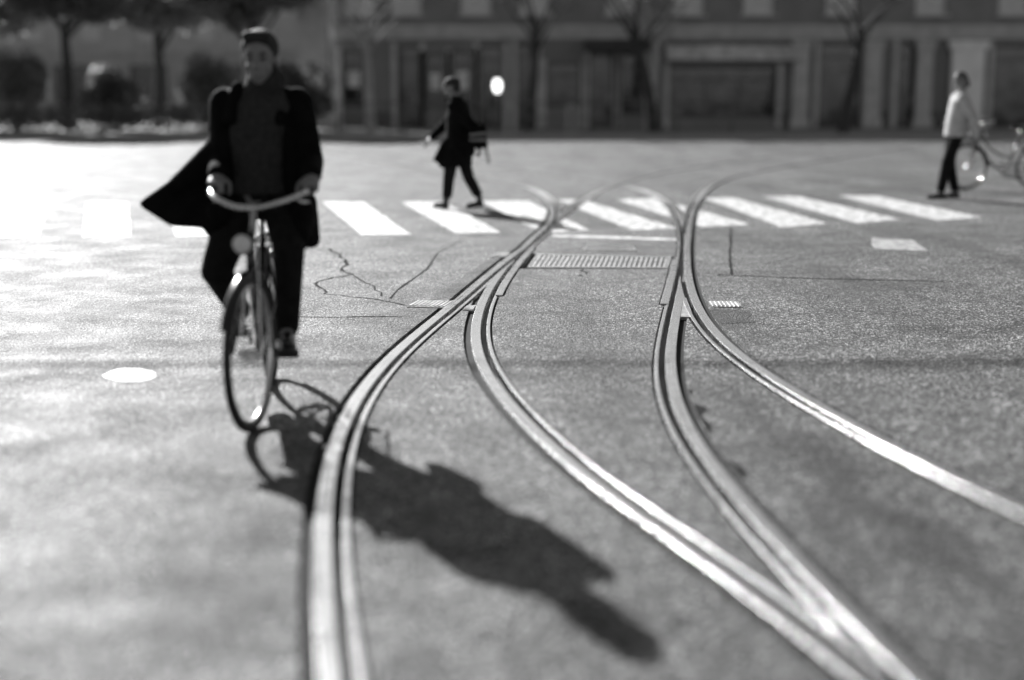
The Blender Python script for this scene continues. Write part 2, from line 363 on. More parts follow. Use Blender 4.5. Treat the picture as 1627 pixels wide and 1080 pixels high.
verts, edges = [], []
def add_line(pts, closed=False):
    b = len(verts); verts.extend([Vector((float(p[0]), float(p[1]))) for p in pts]); n = len(pts)
    edges.extend([(b+i, b+i+1) for i in range(n-1)])
    if closed: edges.append((b+n-1, b))
add_line([(-350, -40), (350, -40), (350, 500), (-350, 500)], True)
for k, w in RAILS.items():
    nr = normals(w)*SIDE[k]; lw = lipw(k, w)
    for off in (-HEAD-J0, -HEAD, 0.0, GROOVE): add_line(w + nr*off)
    add_line(w + nr*(GROOVE+lw)[:, None]); add_line(w + nr*(GROOVE+lw+J1)[:, None])
for q in RECT.values(): add_line(q, True)
V2, E2, F2, _, _, _ = delaunay_2d_cdt(verts, edges, [], 0, 1e-5)
V2 = np.array([tuple(v) for v in V2]); F2 = np.array([f for f in F2 if len(f) == 3])
CEN = V2[F2].mean(axis=1)
def rail_coords(k, pts):
    """distance along and signed offset (towards the groove) of points from a rail line"""
    w = RAILS[k]; a, b = w[:-1], w[1:]; d = b - a; L2 = (d**2).sum(1); cum = np.r_[0, np.cumsum(np.sqrt(L2))]
    S = np.empty(len(pts)); O = np.empty(len(pts)); I = np.empty(len(pts), int); lw = lipw(k, w)
    for c in range(0, len(pts), 3000):
        p = pts[c:c+3000]; r = p[:, None] - a[None]; t = np.clip((r*d).sum(2)/L2, 0, 1)
        e = r - t[..., None]*d; dist = (e**2).sum(2); i = dist.argmin(1); j = np.arange(len(p))
        sg = np.sign(d[i, 1]*e[j, i, 0] - d[i, 0]*e[j, i, 1])
        S[c:c+3000] = cum[i] + t[j, i]*np.sqrt(L2[i]); O[c:c+3000] = np.sqrt(dist[j, i])*sg*SIDE[k]; I[c:c+3000] = i
        ends = ((i == 0) & (t[j, i] <= 0)) | ((i == len(a)-1) & (t[j, i] >= 1)); O[c:c+3000][ends] = 99
    return S, O, lw[I]
cls = np.zeros(len(F2), int); own = np.full(len(F2), '-', dtype='<U8')   # 0 asphalt 1 joint 2 steel 3 groove 4 pit
def inside(poly, pts):
    r = np.zeros(len(pts), bool); n = len(poly)
    for i in range(n):
        (x0, y0), (x1, y1) = poly[i], poly[(i+1) % n]
        with np.errstate(divide='ignore', invalid='ignore'):
            c = ((y0 > pts[:, 1]) != (y1 > pts[:, 1])) & (pts[:, 0] < (x1-x0)*(pts[:, 1]-y0)/(y1-y0) + x0)
        r ^= c
    return r
for nme, q in RECT.items():
    m = inside([tuple(p) for p in q], CEN); cls[m] = 4; own[m] = nme
RC = {k: rail_coords(k, CEN) for k in RAILS}
for k in RAILS:
    S, O, lw = RC[k]; m = ((O > -HEAD-J0) & (O < -HEAD)) | ((O > GROOVE+lw) & (O < GROOVE+lw+J1)); m &= (cls == 0) | (cls == 4); cls[m] = 1; own[m] = k
for k in RAILS:
    S, O, lw = RC[k]; m = (((O >= -HEAD) & (O <= 0)) | ((O >= GROOVE) & (O <= GROOVE+lw))) & (cls != 2); cls[m] = 2; own[m] = k
for k in RAILS:
    S, O, lw = RC[k]; m = (O > 0) & (O < GROOVE) & (cls != 3); cls[m] = 3; own[m] = k
ZT = {0: 0.0, 1: -0.018, 2: 0.008, 3: -0.042, 4: -0.07}
edge = {}
for i, f in enumerate(F2):
    for a, b in ((f[0], f[1]), (f[1], f[2]), (f[2], f[0])): edge.setdefault((min(a, b), max(a, b)), []).append((i, a, b))
def build_class(name, sel_top, mat, parent, uvrail=None, walls=True):
    ids = np.nonzero(sel_top)[0]; mp = {}; vv = []; ff = []
    def vid(j, z):
        key = (int(j), round(z, 4))
        if key not in mp: mp[key] = len(vv); vv.append((V2[j, 0], V2[j, 1], z))
        return mp[key]
    for i in ids:
        z = ZT[cls[i]]; ff.append([vid(j, z) for j in F2[i]])
    if walls:
        for i in ids:
            z = ZT[cls[i]]; f = F2[i]
            for a, b in ((f[0], f[1]), (f[1], f[2]), (f[2], f[0])):
                nb = [q for q in edge[(min(a, b), max(a, b))] if q[0] != i]
                if not nb: continue
                z2 = ZT[cls[nb[0][0]]]
                if z2 < z - 1e-4: ff.append([vid(a, z), vid(a, z2), vid(b, z2), vid(b, z)])
    me = bpy.data.meshes.new(name); me.from_pydata(vv, [], ff); me.update()
    if uvrail:
        P = np.array(vv)[:, :2]; S, O, _ = rail_coords(uvrail, P); O = np.clip(O, -0.2, 0.2)
        uv = me.uv_layers.new(name='along'); idx = np.empty(len(me.loops), int); me.loops.foreach_get('vertex_index', idx)
        uv.data.foreach_set('uv', np.c_[S[idx], O[idx]].astype(np.float32).ravel())
    o = link(name, me, mat, parent)
    return o
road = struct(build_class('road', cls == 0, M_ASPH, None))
TR = {'AB': thing('tram_track', 'grooved steel tram track passing beneath the cyclist shadow and curving off behind the walker', 'tram track', (0, 0, 0)),
      'CD': thing('tram_track', 'grooved steel tram track sweeping away from the cyclist at both ends of the points', 'tram track', (0, 0, 0))}
for k in 'ABCD':
    tr = TR['AB' if k in 'AB' else 'CD']
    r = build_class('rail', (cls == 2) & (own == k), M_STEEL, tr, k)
    build_class('groove', (cls == 3) & (own == k), M_GRIME, r, None, False)
    build_class('joint_seal', (cls == 1) & (own == k), M_BIT, r)

# ------------------------------------------------------------------ road markings, seams, plates
def sheet(name, poly, z, mat, parent):
    bm = bmesh.new(); bm.faces.new([bm.verts.new((p[0], p[1], z)) for p in poly]); bmesh.ops.recalc_face_normals(bm, faces=bm.faces[:])
    for f in bm.faces:
        if f.normal.z < 0: f.normal_flip()
    return obj(name, bm, mat, parent)
def clip_rails(name, poly, z, mat, parent, thick=0.004):
    """a painted sheet interrupted where the rails pass"""
    vs = [Vector((float(p[0]), float(p[1]))) for p in poly]; n0 = len(vs); es = [(i, (i+1) % n0) for i in range(n0)]
    c = np.array([tuple(p[:2]) for p in poly]); lo, hi = c.min(0)-1, c.max(0)+1; touched = False
    for k, w in RAILS.items():
        nr = normals(w)*SIDE[k]; lw = lipw(k, w)
        m = (w[:, 0] > lo[0]) & (w[:, 0] < hi[0]) & (w[:, 1] > lo[1]) & (w[:, 1] < hi[1])
        if m.sum() < 2: continue
        for L in (w + nr*(-HEAD-J0), w + nr*(GROOVE+lw+J1)[:, None]):
            q = L[m]; b = len(vs); vs += [Vector((float(x), float(y))) for x, y in q]; es += [(b+i, b+i+1) for i in range(len(q)-1)]
    v, e, f, *_ = delaunay_2d_cdt(vs, es, [], 0, 1e-5)
    v = np.array([tuple(p) for p in v]); f = np.array([q for q in f if len(q) == 3]); cen = v[f].mean(1)
    keep = inside([tuple(p[:2]) for p in poly], cen)
    for k in RAILS:
        S, O, lw = rail_coords(k, cen); keep &= ~((O > -HEAD-J0) & (O < GROOVE+lw+J1))
    f = f[keep]
    if not len(f): return None
    return pyobj(name, [(x, y, z) for x, y in v], [tuple(int(i) for i in q) for q in f], mat, parent)
def rough_poly(poly, step=0.09, amp=0.012):
    out = []
    for i in range(len(poly)):
        a, b = Vector(poly[i][:2]), Vector(poly[(i+1) % len(poly)][:2]); n = max(1, int((b-a).length/step))
        for k in range(n): out.append(a + (b-a)*(k/n) + Vector((random.uniform(-amp, amp), random.uniform(-amp, amp))))
    return out
STR = [[(512,321),(578,321),(653,373),(576,374)], [(637,321),(704,320.5),(797,370),(725,371)], [(764,320),(838,319),(938,366),(862,371)],
       [(886,318),(922,316.5),(1077,363),(1003,366)], [(978,317),(1040,315),(1194,357),(1114,361)], [(1118,315),(1165,314),(1316,355),(1243,362)],
       [(1214,313),(1268,312),(1432,349),(1362,355)], [(1330,311),(1392,311),(1560,345),(1490,351)],
       [(386,321),(452,321),(505,374),(428,375)], [(262,322),(327,321.5),(356,375),(280,376)], [(138,322),(203,322),(208,376),(132,377)], [(14,323),(79,323),(60,377),(-16,378)], [(-110,323),(-46,323),(-88,378),(-165,379)]]
for q in STR: clip_rails('crosswalk_stripe', rough_poly(quad(*q)), 0.004, M_PAINT, road)
clip_rails('stop_line', rough_poly(quad((876,377),(881,373),(1080,379),(1080,383)), 0.1, 0.006), 0.004, M_PAINT, road)
clip_rails('painted_dash', rough_poly(quad((1388,396),(1384,378),(1452,382),(1474,399))), 0.004, M_PAINT2, road)
sp = [at(207 + 42*math.cos(a), 597 + 11*math.sin(a)) for a in [2*math.pi*k/26 for k in range(26)]]
clip_rails('painted_dot', rough_poly(sp, 0.05, 0.012), 0.004, M_PAINT2, road)
def strip(name, px, width, mat, z=0.0025, jit=0.01, k=6):
    if name == 'crack': k, jit = 3, 0.035
    pts = catmull([at(*p) for p in px], k); L = []; Rr = []
    for i, p in enumerate(pts):
        t = (pts[min(i+1, len(pts)-1)] - pts[max(i-1, 0)]); t.z = 0; t.normalize(); n = Vector((t.y, -t.x, 0)); w = width*random.uniform(0.15 if name == 'crack' else 0.6, 1.25)/2
        q = p + Vector((random.uniform(-jit, jit), random.uniform(-jit, jit), 0)); L.append(q - n*w); Rr.append(q + n*w)
    clip_rails(name, L + Rr[::-1], z, mat, road)
strip('crack', [(525,395),(540,408),(552,415),(545,425),(560,436)], 0.035, M_TAR)
strip('crack', [(558,437),(530,441),(508,450),(514,464)], 0.03, M_TAR)
strip('crack', [(514,465),(540,470),(600,476),(640,484)], 0.02, M_TAR)
strip('crack', [(560,436),(590,455),(612,470)], 0.014, M_TAR)
strip('crack', [(735,378),(700,402),(660,440),(620,474)], 0.022, M_TAR, jit=0.006)
strip('tar_seam', [(455,503),(520,504),(590,503),(640,503)], 0.02, M_TAR, jit=0.004)
strip('tar_seam', [(1140,437),(1200,439),(1270,442),(1360,444),(1500,447)], 0.03, M_TAR, jit=0.006)
strip('tar_seam', [(1162,362),(1161,385),(1160,410),(1163,436)], 0.025, M_TAR, jit=0.006)
strip('crack', [(927,428),(928,434),(927,439)], 0.02, M_TAR, jit=0.002)
strip('crack', [(1092,620),(1103,650),(1122,690),(1150,735),(1180,765)], 0.05, M_TAR, jit=0.012)
clip_rails('asphalt_patch', rough_poly(quad((680,478),(752,428),(792,404),(806,411),(770,440),(730,468)), 0.12, 0.015), 0.002, M_PATCH, road)
clip_rails('asphalt_patch', rough_poly(quad((1104,505),(1128,492),(1190,493),(1196,512),(1128,516)), 0.1, 0.02), 0.002, M_PATCH, road)

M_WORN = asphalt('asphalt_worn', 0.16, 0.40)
clip_rails('asphalt_patch', rough_poly(quad((1164,757),(1190,752),(1226,758),(1262,778),(1286,800),(1272,814),(1236,812),(1196,792)), 0.06, 0.02), 0.002, M_WORN, road)
def slat_cover(name, label, cat, corners, n, rows, gap=0.35, zt=0.004, h=0.03, mat=M_IRON):
    """grating: slats set across a frame; corners run near-left, far-left, far-right, near-right"""
    a, b, c, d = [Vector((p[0], p[1], 0)) for p in corners]
    o = thing(name, label, cat, ((a+b+c+d)/4)); off = o.location
    def P(u, v): return (a.lerp(d, u)).lerp(b.lerp(c, u), v)
    def prism(nm, u0, u1, v0, v1, z0, z1, mt):
        q = [P(u0, v0), P(u1, v0), P(u1, v1), P(u0, v1)]
        vv = [tuple(p - off + Vector((0, 0, z0))) for p in q] + [tuple(p - off + Vector((0, 0, z1))) for p in q]
        return pyobj(nm, vv, [(3,2,1,0),(4,5,6,7),(0,1,5,4),(1,2,6,5),(2,3,7,6),(3,0,4,7)], mt, o)
    eu, ev = 0.012, 0.06
    prism('frame', 0, 1, 0, ev, zt-h, zt+0.002, mat); prism('frame', 0, 1, 1-ev, 1, zt-h, zt+0.002, mat)
    prism('frame', 0, eu, ev, 1-ev, zt-h, zt+0.002, mat); prism('frame', 1-eu, 1, ev, 1-ev, zt-h, zt+0.002, mat)
    prism('bed', eu, 1-eu, ev, 1-ev, zt-h-0.01, zt-h+0.001, M_PIT)
    for r in range(rows):
        v0 = ev + (1-2*ev)*r/rows + 0.012; v1 = ev + (1-2*ev)*(r+1)/rows - 0.012
        for k in range(n):
            u0 = eu + (1-2*eu)*(k + gap/2)/n; u1 = eu + (1-2*eu)*(k + 1 - gap/2)/n
            prism('slat', u0, u1, v0, v1, zt-h+0.001, zt + random.uniform(-0.003, 0.001), mat)
    return o
slat_cover('channel_drain', 'long ribbed iron channel drain laid across between the tram rails', 'drain', [at(*p)[:2] for p in ((838,425),(853,404),(1066,409),(1061,426))], 27, 2, 0.36)
slat_cover('gully_grate', 'small slotted iron gully grate beside the white stop line', 'drain', [at(*p)[:2] for p in ((924,398),(932,389),(1008,391),(1012,399))], 15, 1, 0.5)
def ribbed(name, label, corners, n, cat='cover plate', ribs=True):
    a, b, c, d = [Vector((p[0], p[1], 0)) for p in corners]
    o = thing(name, label, cat, ((a+b+c+d)/4)); off = o.location
    def P(u, v): return (a.lerp(d, u)).lerp(b.lerp(c, u), v)
    def prism(nm, u0, u1, v0, v1, z0, z1, mt):
        q = [P(u0, v0), P(u1, v0), P(u1, v1), P(u0, v1)]
        vv = [tuple(p - off + Vector((0, 0, z0))) for p in q] + [tuple(p - off + Vector((0, 0, z1))) for p in q]
        return pyobj(nm, vv, [(3,2,1,0),(4,5,6,7),(0,1,5,4),(1,2,6,5),(2,3,7,6),(3,0,4,7)], mt, o)
    prism('plate', 0, 1, 0, 1, -0.02, 0.006, M_IRON)
    for k in range(n if ribs else 0): prism('rib', (k+0.2)/n, (k+0.75)/n, 0.08, 0.92, 0.0055, 0.011, M_IRON)
    return o
ribbed('points_cover', 'ribbed iron cover plate outside the rail next to dark patched asphalt', [at(*p)[:2] for p in ((646,488),(664,478.5),(724,479),(706,489.5))], 9)
ribbed('points_cover', 'small ribbed iron cover plate wedged between the two converging rails', [at(*p)[:2] for p in ((735,493),(742,487),(757,486),(752,494))], 5)
ribbed('points_cover', 'short iron cover plate at the end of the channel drain outside the rails', [at(*p)[:2] for p in ((782,408.5),(791,402),(812,403),(802,409))], 4)
ribbed('points_cover', 'plain flat iron plate in the fork of the right-hand switch rails', [at(*p)[:2] for p in ((1079,504),(1084,474),(1090,474),(1102,505))], 1, ribs=False)
ribbed('points_cover', 'worn ribbed iron plate on the outer side of the wide sweeping rail', [at(*p)[:2] for p in ((1132,488),(1126,479),(1172,480),(1180,489))], 7)

# ------------------------------------------------------------------ pavement and kerb beyond the crossing
PY = 44.2
pv = bmesh.new(); box(pv, -60, 60, PY+0.3, 74, -0.05, 0.13); pavement = struct(obj('pavement', pv, M_PAVE))
kb = bmesh.new(); box(kb, -0.49, 0.49, 0, 0.30, -0.05, 0.135); bmesh.ops.bevel(kb, geom=kb.edges[:], offset=0.012, segments=1, affect='EDGES')
kme = bpy.data.meshes.new('kerb_stone'); kb.to_mesh(kme); kb.free(); kme.materials.append(M_KERB)
for i in range(-22, 24):
    k = bpy.data.objects.new('kerb_stone', kme); COL.objects.link(k); k.parent = pavement; k.location = (i*1.0 + 0.5, PY + random.uniform(-0.012, 0.012), random.uniform(-0.008, 0.006))
ground = struct(bxo('ground', -700, 700, 500.5, 1500, -0.2, -0.02, M_PAVE))

# ------------------------------------------------------------------ the street building behind (shaded front)
BY = 55.0; kx = lambda px: at_depth(px, 200, BY).x
def building(name, label, x0, x1, Y, depth, H, openings, uppers, mat, band=(3.45, 3.95)):
    """openings: (x0, x1, z0, z1, kind); uppers: window centres"""
    o = thing(name, label, 'building', ((x0+x1)/2, Y, 0.13)); ox = (x0+x1)/2; z0 = 0.13
    bm = bmesh.new()
    def bb(a, b, c, d, e, f, m=bm): box(m, a-ox, b-ox, c, d, e-z0, f-z0)
    ops = sorted(openings); x = x0
    for (a, b, lo, hi, kind) in ops:
        bb(x, a, 0, 0.5, z0, 3.4); x = b
        bb(a, b, 0, 0.5, hi, 3.4)
        if lo > z0+0.02: bb(a, b, 0, 0.5, z0, lo)
    bb(x, x1, 0, 0.5, z0, 3.4)
    ww, wz0, wz1 = 1.15, 4.35, min(6.0, H-0.35); x = x0
    bb(x0, x1, 0, 0.5, 3.4, wz0)
    for c in sorted(uppers):
        bb(x, c-ww/2, 0, 0.5, wz0, wz1); x = c+ww/2
    bb(x, x1, 0, 0.5, wz0, wz1); bb(x0, x1, 0, 0.5, wz1, H)
    obj('wall', bm, mat, o)
    bm = bmesh.new(); bb(x0+0.3, x1-0.3, 1.6, depth, z0, H-0.05, bm); bb(x0, x0+0.3, 0.5, depth, z0, H, bm); bb(x1-0.3, x1, 0.5, depth, z0, H, bm); obj('core', bm, M_INT, o)
    bm = bmesh.new(); bb(x0-0.25, x1+0.25, -0.3, depth+0.2, H+0.002, H+0.25, bm); obj('roof', bm, M_BASE, o)
    bm = bmesh.new(); bb(x0-0.05, x1+0.05, -0.12, -0.002, band[0], band[1]-0.2, bm); bb(x0-0.1, x1+0.1, -0.2, -0.002, band[1]-0.198, band[1], bm); obj('string_course', bm, M_STONE, o)
    x = x0
    for a, b in [(q[0], q[1]) for q in ops] + [(x1, x1)]:
        if a-x > 0.1: pm = bmesh.new(); bb(x+0.02, a-0.02, -0.06, -0.002, z0, 0.75, pm); obj('plinth', pm, M_BASE, o)
        x = b
    for (a, b, lo, hi, kind) in ops:
        nm = 'door' if kind == 'door' else 'shop_window'
        fb = bmesh.new(); t = 0.07
        bb(a+.003, a+t, 0.14, 0.24, lo, hi-.003, fb); bb(b-t, b-.003, 0.14, 0.24, lo, hi-.003, fb); bb(a+t, b-t, 0.14, 0.24, hi-t, hi-.003, fb); bb(a+t, b-t, 0.14, 0.24, lo, lo+t, fb)
        tz = hi-0.55 if hi-lo > 1.6 else None
        if tz: bb(a+t, b-t, 0.145, 0.235, tz, tz+0.06, fb)
        n = max(1, int((b-a)/1.3)); xs = [a+t + (b-a-2*t)*k/n for k in range(n+1)]
        for q in xs[1:-1]: bb(q-.025, q+.025, 0.147, 0.233, lo+t, tz or hi-t, fb)
        w = obj(nm, fb, M_WFRAME, o)
        for q0, q1 in zip(xs[:-1], xs[1:]):
            pb = bmesh.new(); bb(q0, q1, 0.185, 0.195, lo+t, (tz or hi-t), pb); obj('pane', pb, M_GLASS, w)
        if tz: pb = bmesh.new(); bb(a+t, b-t, 0.185, 0.195, tz+0.06, hi-t, pb); obj('pane', pb, M_GLASS, w)
        if kind == 'poster':
            for q0, q1 in zip(xs[:-1], xs[1:]):
                pb = bmesh.new(); bb(q0+.12, q1-.12, 0.172, 0.18, lo+0.75, hi-0.75, pb); obj('poster', pb, M_POSTER, w)
        for q0, q1 in ((a-.20, a-.004), (b+.004, b+.20)):
            jb_ = bmesh.new(); bb(q0, q1, -0.10, -0.062, z0, min(hi+.1, 3.4), jb_); obj('jamb', jb_, M_STONE, o)
        if kind == 'door':
            hb = bmesh.new(); bb(b-t-.12, b-t-.08, 0.06, 0.14, 1.0, 1.35, hb); obj('handle', hb, M_GALV, w)
    for c in uppers:
        fb = bmesh.new(); a, b = c-ww/2, c+ww/2
        for (p, q, r, s) in ((a+.003, a+.07, wz0, wz1-.003), (b-.07, b-.003, wz0, wz1-.003), (a+.07, b-.07, wz1-.07, wz1-.003), (a+.07, b-.07, wz0, wz0+.07), (c-.03, c+.03, wz0+.07, wz1-.07)): bb(p, q, 0.14, 0.22, r, s, fb)
        w = obj('window', fb, M_SHUT, o)
        for p, q in ((a+.07, c-.03), (c+.03, b-.07)):
            pb = bmesh.new(); bb(p, q, 0.19, 0.2, wz0+.07, wz1-.07, pb); obj('curtain_pane', pb, M_SHUT, w)
        sb = bmesh.new(); bb(a-.12, b+.12, -0.14, 0.135, wz0-.10, wz0-.003, sb); obj('sill', sb, M_STONE, w)
    return o
ops = []
for p0, p1, lo, hi, kind in ((545,580,.9,3.0,'poster'),(632,668,.13,3.2,'door'),(676,708,.8,2.9,'poster'),(718,752,.8,3.0,'poster'),(762,800,.13,3.2,'door'),(822,852,.13,3.3,'door'),(868,922,.9,2.6,'shop'),(936,974,.13,3.35,'door'),(986,1022,.6,2.9,'shop'),(1062,1232,.5,2.45,'shop'),(1298,1366,.13,3.3,'door'),(1422,1452,.13,3.3,'door'),(1572,1660,.13,3.2,'shop'),(1700,1800,.6,3.0,'shop')):
    ops.append((kx(p0), kx(p1), lo, hi, kind))
bld = building('shop_building', 'low shaded building with row of dark shopfronts beyond the crossing', kx(531), kx(1900), BY, 9.0, 6.3, ops, [kx(p) for p in (575, 648, 757, 850, 985, 1090, 1200, 1330, 1470, 1600, 1740)], M_PLASTER)
sx0, sx1 = kx(1056), kx(1262); ox = bld.location.x
bm = bmesh.new(); box(bm, sx0-ox, sx1-ox, -0.22, -0.003, 2.52, 3.1); sg = obj('shop_sign', bm, M_SIGN, bld)
bm = bmesh.new(); box(bm, sx0-ox-.1, sx1-ox+.1, -0.30, -0.225, 2.46, 2.515); box(bm, sx0-ox-.1, sx1-ox+.1, -0.30, -0.225, 3.105, 3.16); obj('trim', bm, M_WFRAME, sg)
bm = bmesh.new()
aw = [(-0.205, 3.28), (-1.25, 3.02), (-1.25, 2.80), (-1.23, 2.80), (-1.23, 3.0), (-0.205, 3.25)]
xa, xb = kx(925)-ox, kx(1040)-ox
va = [bm.verts.new((xa, y, z)) for y, z in aw]; vb = [bm.verts.new((xb, y, z)) for y, z in aw]
for i in range(6): bm.faces.new((va[i], va[(i+1) % 6], vb[(i+1) % 6], vb[i]))
bm.faces.new(va[::-1]); bm.faces.new(vb); bmesh.ops.recalc_face_normals(bm, faces=bm.faces[:]); obj('awning', bm, M_AWN, bld)
for p in (1268, 1382, 1462, 1530):   # pale half-columns of the right-hand bays
    c = kx(p) - ox; bm = bmesh.new(); w = 0.36 if p != 1530 else 0.75
    box(bm, c-w, c+w, -0.35, -0.065, 0.0, 0.35); box(bm, c-w*.82, c+w*.82, -0.30, -0.065, 0.352, 2.95); box(bm, c-w, c+w, -0.35, -0.065, 2.952, 3.25); obj('pilaster', bm, M_STONE if p != 1530 else M_MARBLE, bld)

BY2 = 84.0; kx2 = lambda px: at_depth(px, 200, BY2).x
ops = [(kx2(p)-1.1, kx2(p)+1.1, .8, 3.0, 'shop') for p in (-260, -120, 0, 120, 240, 360, 455)]
building('apartment_block', 'distant apartment block standing behind the leafy trees', kx2(-420), kx2(560), BY2, 10, 11.0, ops, [kx2(p) for p in (-330, -230, -120, -30, 60, 150, 240, 330, 420)], M_STONE)
cn = thing('gate_pillar', 'tall pale stone pillar at the corner of the shaded building', 'pillar', (kx(505), BY-0.6, 0.13))
bxo('base', -0.75, 0.75, -0.45, 0.45, 0.0, 0.5, M_STONE, cn, 0.02); bxo('shaft', -0.55, 0.55, -0.35, 0.35, 0.5, 5.6, M_STONE, cn, 0.03); bxo('cap', -0.7, 0.7, -0.48, 0.48, 5.6, 5.85, M_STONE, cn, 0.03)

# ------------------------------------------------------------------ railings, hoops, lamp
def railing(label, x0, x1, Y, h=1.0, n=None):
    L = x1-x0; n = n or max(2, int(L/1.6)); o = thing('railing', label, 'railing', ((x0+x1)/2, Y, 0.13)); c = (x0+x1)/2
    for z in (h, h*0.52): tubeo('rail_bar', [(x0-c, 0, z), (0, 0, z), (x1-c, 0, z)], 0.024, M_RAILING, o, 8)
    for k in range(n+1): x = x0-c + L*k/n; tubeo('post', [(x, 0.05, -0.03), (x, 0.05, h*.6), (x, 0.05, h+.03)], 0.028, M_RAILING, o, 8)
    return o
k46 = lambda px: at_depth(px, 200, 46.4).x
railing('two-bar iron railing along the kerb behind the walker', k46(538), k46(775), 46.4)
railing('two-bar iron railing along the kerb before the awning', k46(832), k46(1050), 46.4)
railing('two-bar iron railing along the kerb below the long shop sign', k46(1075), k46(1250), 46.4)
for i, p in enumerate((809, 908)):
    h = thing('bike_hoop', ['pale metal hoop on the pavement in the gap between railings', 'pale metal hoop before the second stretch of railing'][i], 'bike rack', (at_depth(p, 200, 45.4).x, 45.4, 0.13), group='pale metal hoops on the pavement')
    tubeo('hoop', catmull([(-.13, 0, -.05), (-.13, 0, .5), (-.13, 0, .82), (-.06, 0, .93), (.06, 0, .93), (.13, 0, .82), (.13, 0, .5), (.13, 0, -.05)], 4), 0.03, M_GALV, h)
    bxo('foot_plate', -.2, .2, -.05, .05, 0.0, 0.012, M_GALV, h)
lp = at_depth(790, 136, 47.5); lo_ = thing('lamp_post', 'low post lamp with glowing white oval globe behind the walker', 'lamp', (lp.x, 47.5, 0.13))
tubeo('post', [(0, 0, -.03), (0, 0, .7), (0, 0, lp.z-.13-.2)], [.05, .04, .035], M_RAILING, lo_)
bm = bmesh.new(); bmesh.ops.create_uvsphere(bm, u_segments=20, v_segments=14, radius=1.0, matrix=Matrix.Translation((0, 0, lp.z-.13)) @ Matrix.Diagonal((.13, .13, .23, 1))); obj('globe', bm, M_GLOW, lo_, True)
bm = bmesh.new(); bmesh.ops.create_cone(bm, cap_ends=True, segments=16, radius1=.09, radius2=.03, depth=.08, matrix=Matrix.Translation((0, 0, lp.z-.13+.25))); obj('cap', bm, M_RAILING, lo_)
bxo('bin_body', -.2, .2, -.2, .2, 0, .1, M_RAILING, None).name = 'tmp_bin'; bpy.data.objects.remove(bpy.data.objects['tmp_bin'])

# ------------------------------------------------------------------ trees and hedge
def leaves_mesh(name, clumps, n, size, mat, parent):
    V = []; F = []
    ws = np.array([c[1][0]*c[1][1]*c[1][2] for c in clumps])**0.7; ws /= ws.sum()
    for c, w in zip(clumps, ws):
        k = int(n*w); d = rng.normal(size=(k, 3)); d /= np.linalg.norm(d, axis=1)[:, None]; r = rng.uniform(0.35, 1.08, (k, 1))**0.6
        P = np.array(c[0]) + d*r*np.array(c[1])
        a = rng.normal(size=(k, 3)); a /= np.linalg.norm(a, axis=1)[:, None]; b = np.cross(a, rng.normal(size=(k, 3))); b /= np.linalg.norm(b, axis=1)[:, None]
        s = size*rng.uniform(0.6, 1.4, (k, 1)); i0 = len(V)
        Q = np.stack([P - a*s, P + b*s*0.55, P + a*s, P - b*s*0.55], 1).reshape(-1, 3); V.extend(Q.tolist())
        F.extend([(i0+4*j, i0+4*j+1, i0+4*j+2, i0+4*j+3) for j in range(k)])
    return pyobj(name, V, F, mat, parent)
def tree(label, x, y, h, trunk_r, crown, bark, leaf=None, n=7000, size=0.14, lean=(0, 0), group=None, z0=0.13):
    o = thing('tree', label, 'tree', (x, y, z0), group=group); bm = bmesh.new()
    top = Vector((lean[0], lean[1], h*0.55))
    tube(bm, catmull([(0, 0, -.1), (lean[0]*.15, lean[1]*.1, h*.12), (lean[0]*.5+.05, lean[1]*.5, h*.3), tuple(top)], 4), [trunk_r*(1.25 - .6*i/12) for i in range(13)], 10)
    tips = []
    for k in range(7):
        a = 2*math.pi*k/7 + random.uniform(-.3, .3); s = top*random.uniform(.72, 1.0); L = h*random.uniform(.28, .45)
        e = s + Vector((math.cos(a)*L*.6, math.sin(a)*L*.6, L*random.uniform(.5, 1.0))); mid = s.lerp(e, .5) + Vector((random.uniform(-.2, .2), random.uniform(-.2, .2), .15))
        tube(bm, catmull([s, mid, e], 3), [trunk_r*(.42 - .05*i) for i in range(7)], 7); tips.append(e)
        for j in range(3):
            q = mid.lerp(e, random.uniform(.2, .9)); e2 = q + Vector((random.uniform(-1, 1), random.uniform(-1, 1), random.uniform(.1, 1)))*L*.35
            tube(bm, [q, q.lerp(e2, .5)+Vector((0, 0, .05)), e2], [trunk_r*.13, trunk_r*.09, trunk_r*.04], 5); tips.append(e2)
    bmesh.ops.recalc_face_normals(bm, faces=bm.faces[:]); obj('trunk', bm, bark, o, True)
    if leaf:
        cl = [((t.x, t.y, t.z), (crown*random.uniform(.3, .55),)*2 + (crown*random.uniform(.25, .4),)) for t in tips]
        leaves_mesh('crown', cl, n, size, leaf, o)
    return o
TG = 'leafy trees on the far pavement'
kt = lambda px, Y: at_depth(px, 200, Y).x
tree('leafy tree with dark trunk nearest the pale stone pillar', kt(405, 53), 53, 6.6, .20, 2.0, M_BARK, M_LEAF, 9000, .13, group=TG)
tree('broad leafy tree overhanging the long clipped hedge', kt(255, 56), 56, 6.8, .24, 2.4, M_BARK, M_LEAF, 10000, .14, group=TG)
tree('dense dark leafy tree between two paler trees', kt(110, 52), 52, 6.4, .22, 2.3, M_BARK, M_LEAF2, 10000, .14, group=TG)
tree('leafy tree at the far end of the clipped hedge', kt(-40, 55), 55, 6.8, .24, 2.5, M_BARK, M_LEAF, 9000, .14, group=TG)
tree('leafy tree past the end of the clipped hedge', kt(-220, 54), 54, 6.8, .24, 2.5, M_BARK, M_LEAF2, 7000, .15, group=TG)
tree('bare slim tree with pale mottled trunk beside the poster windows', kt(590, 48.5), 48.5, 6.2, .15, 1.0, M_PALEBARK, None, lean=(-.2, 0))
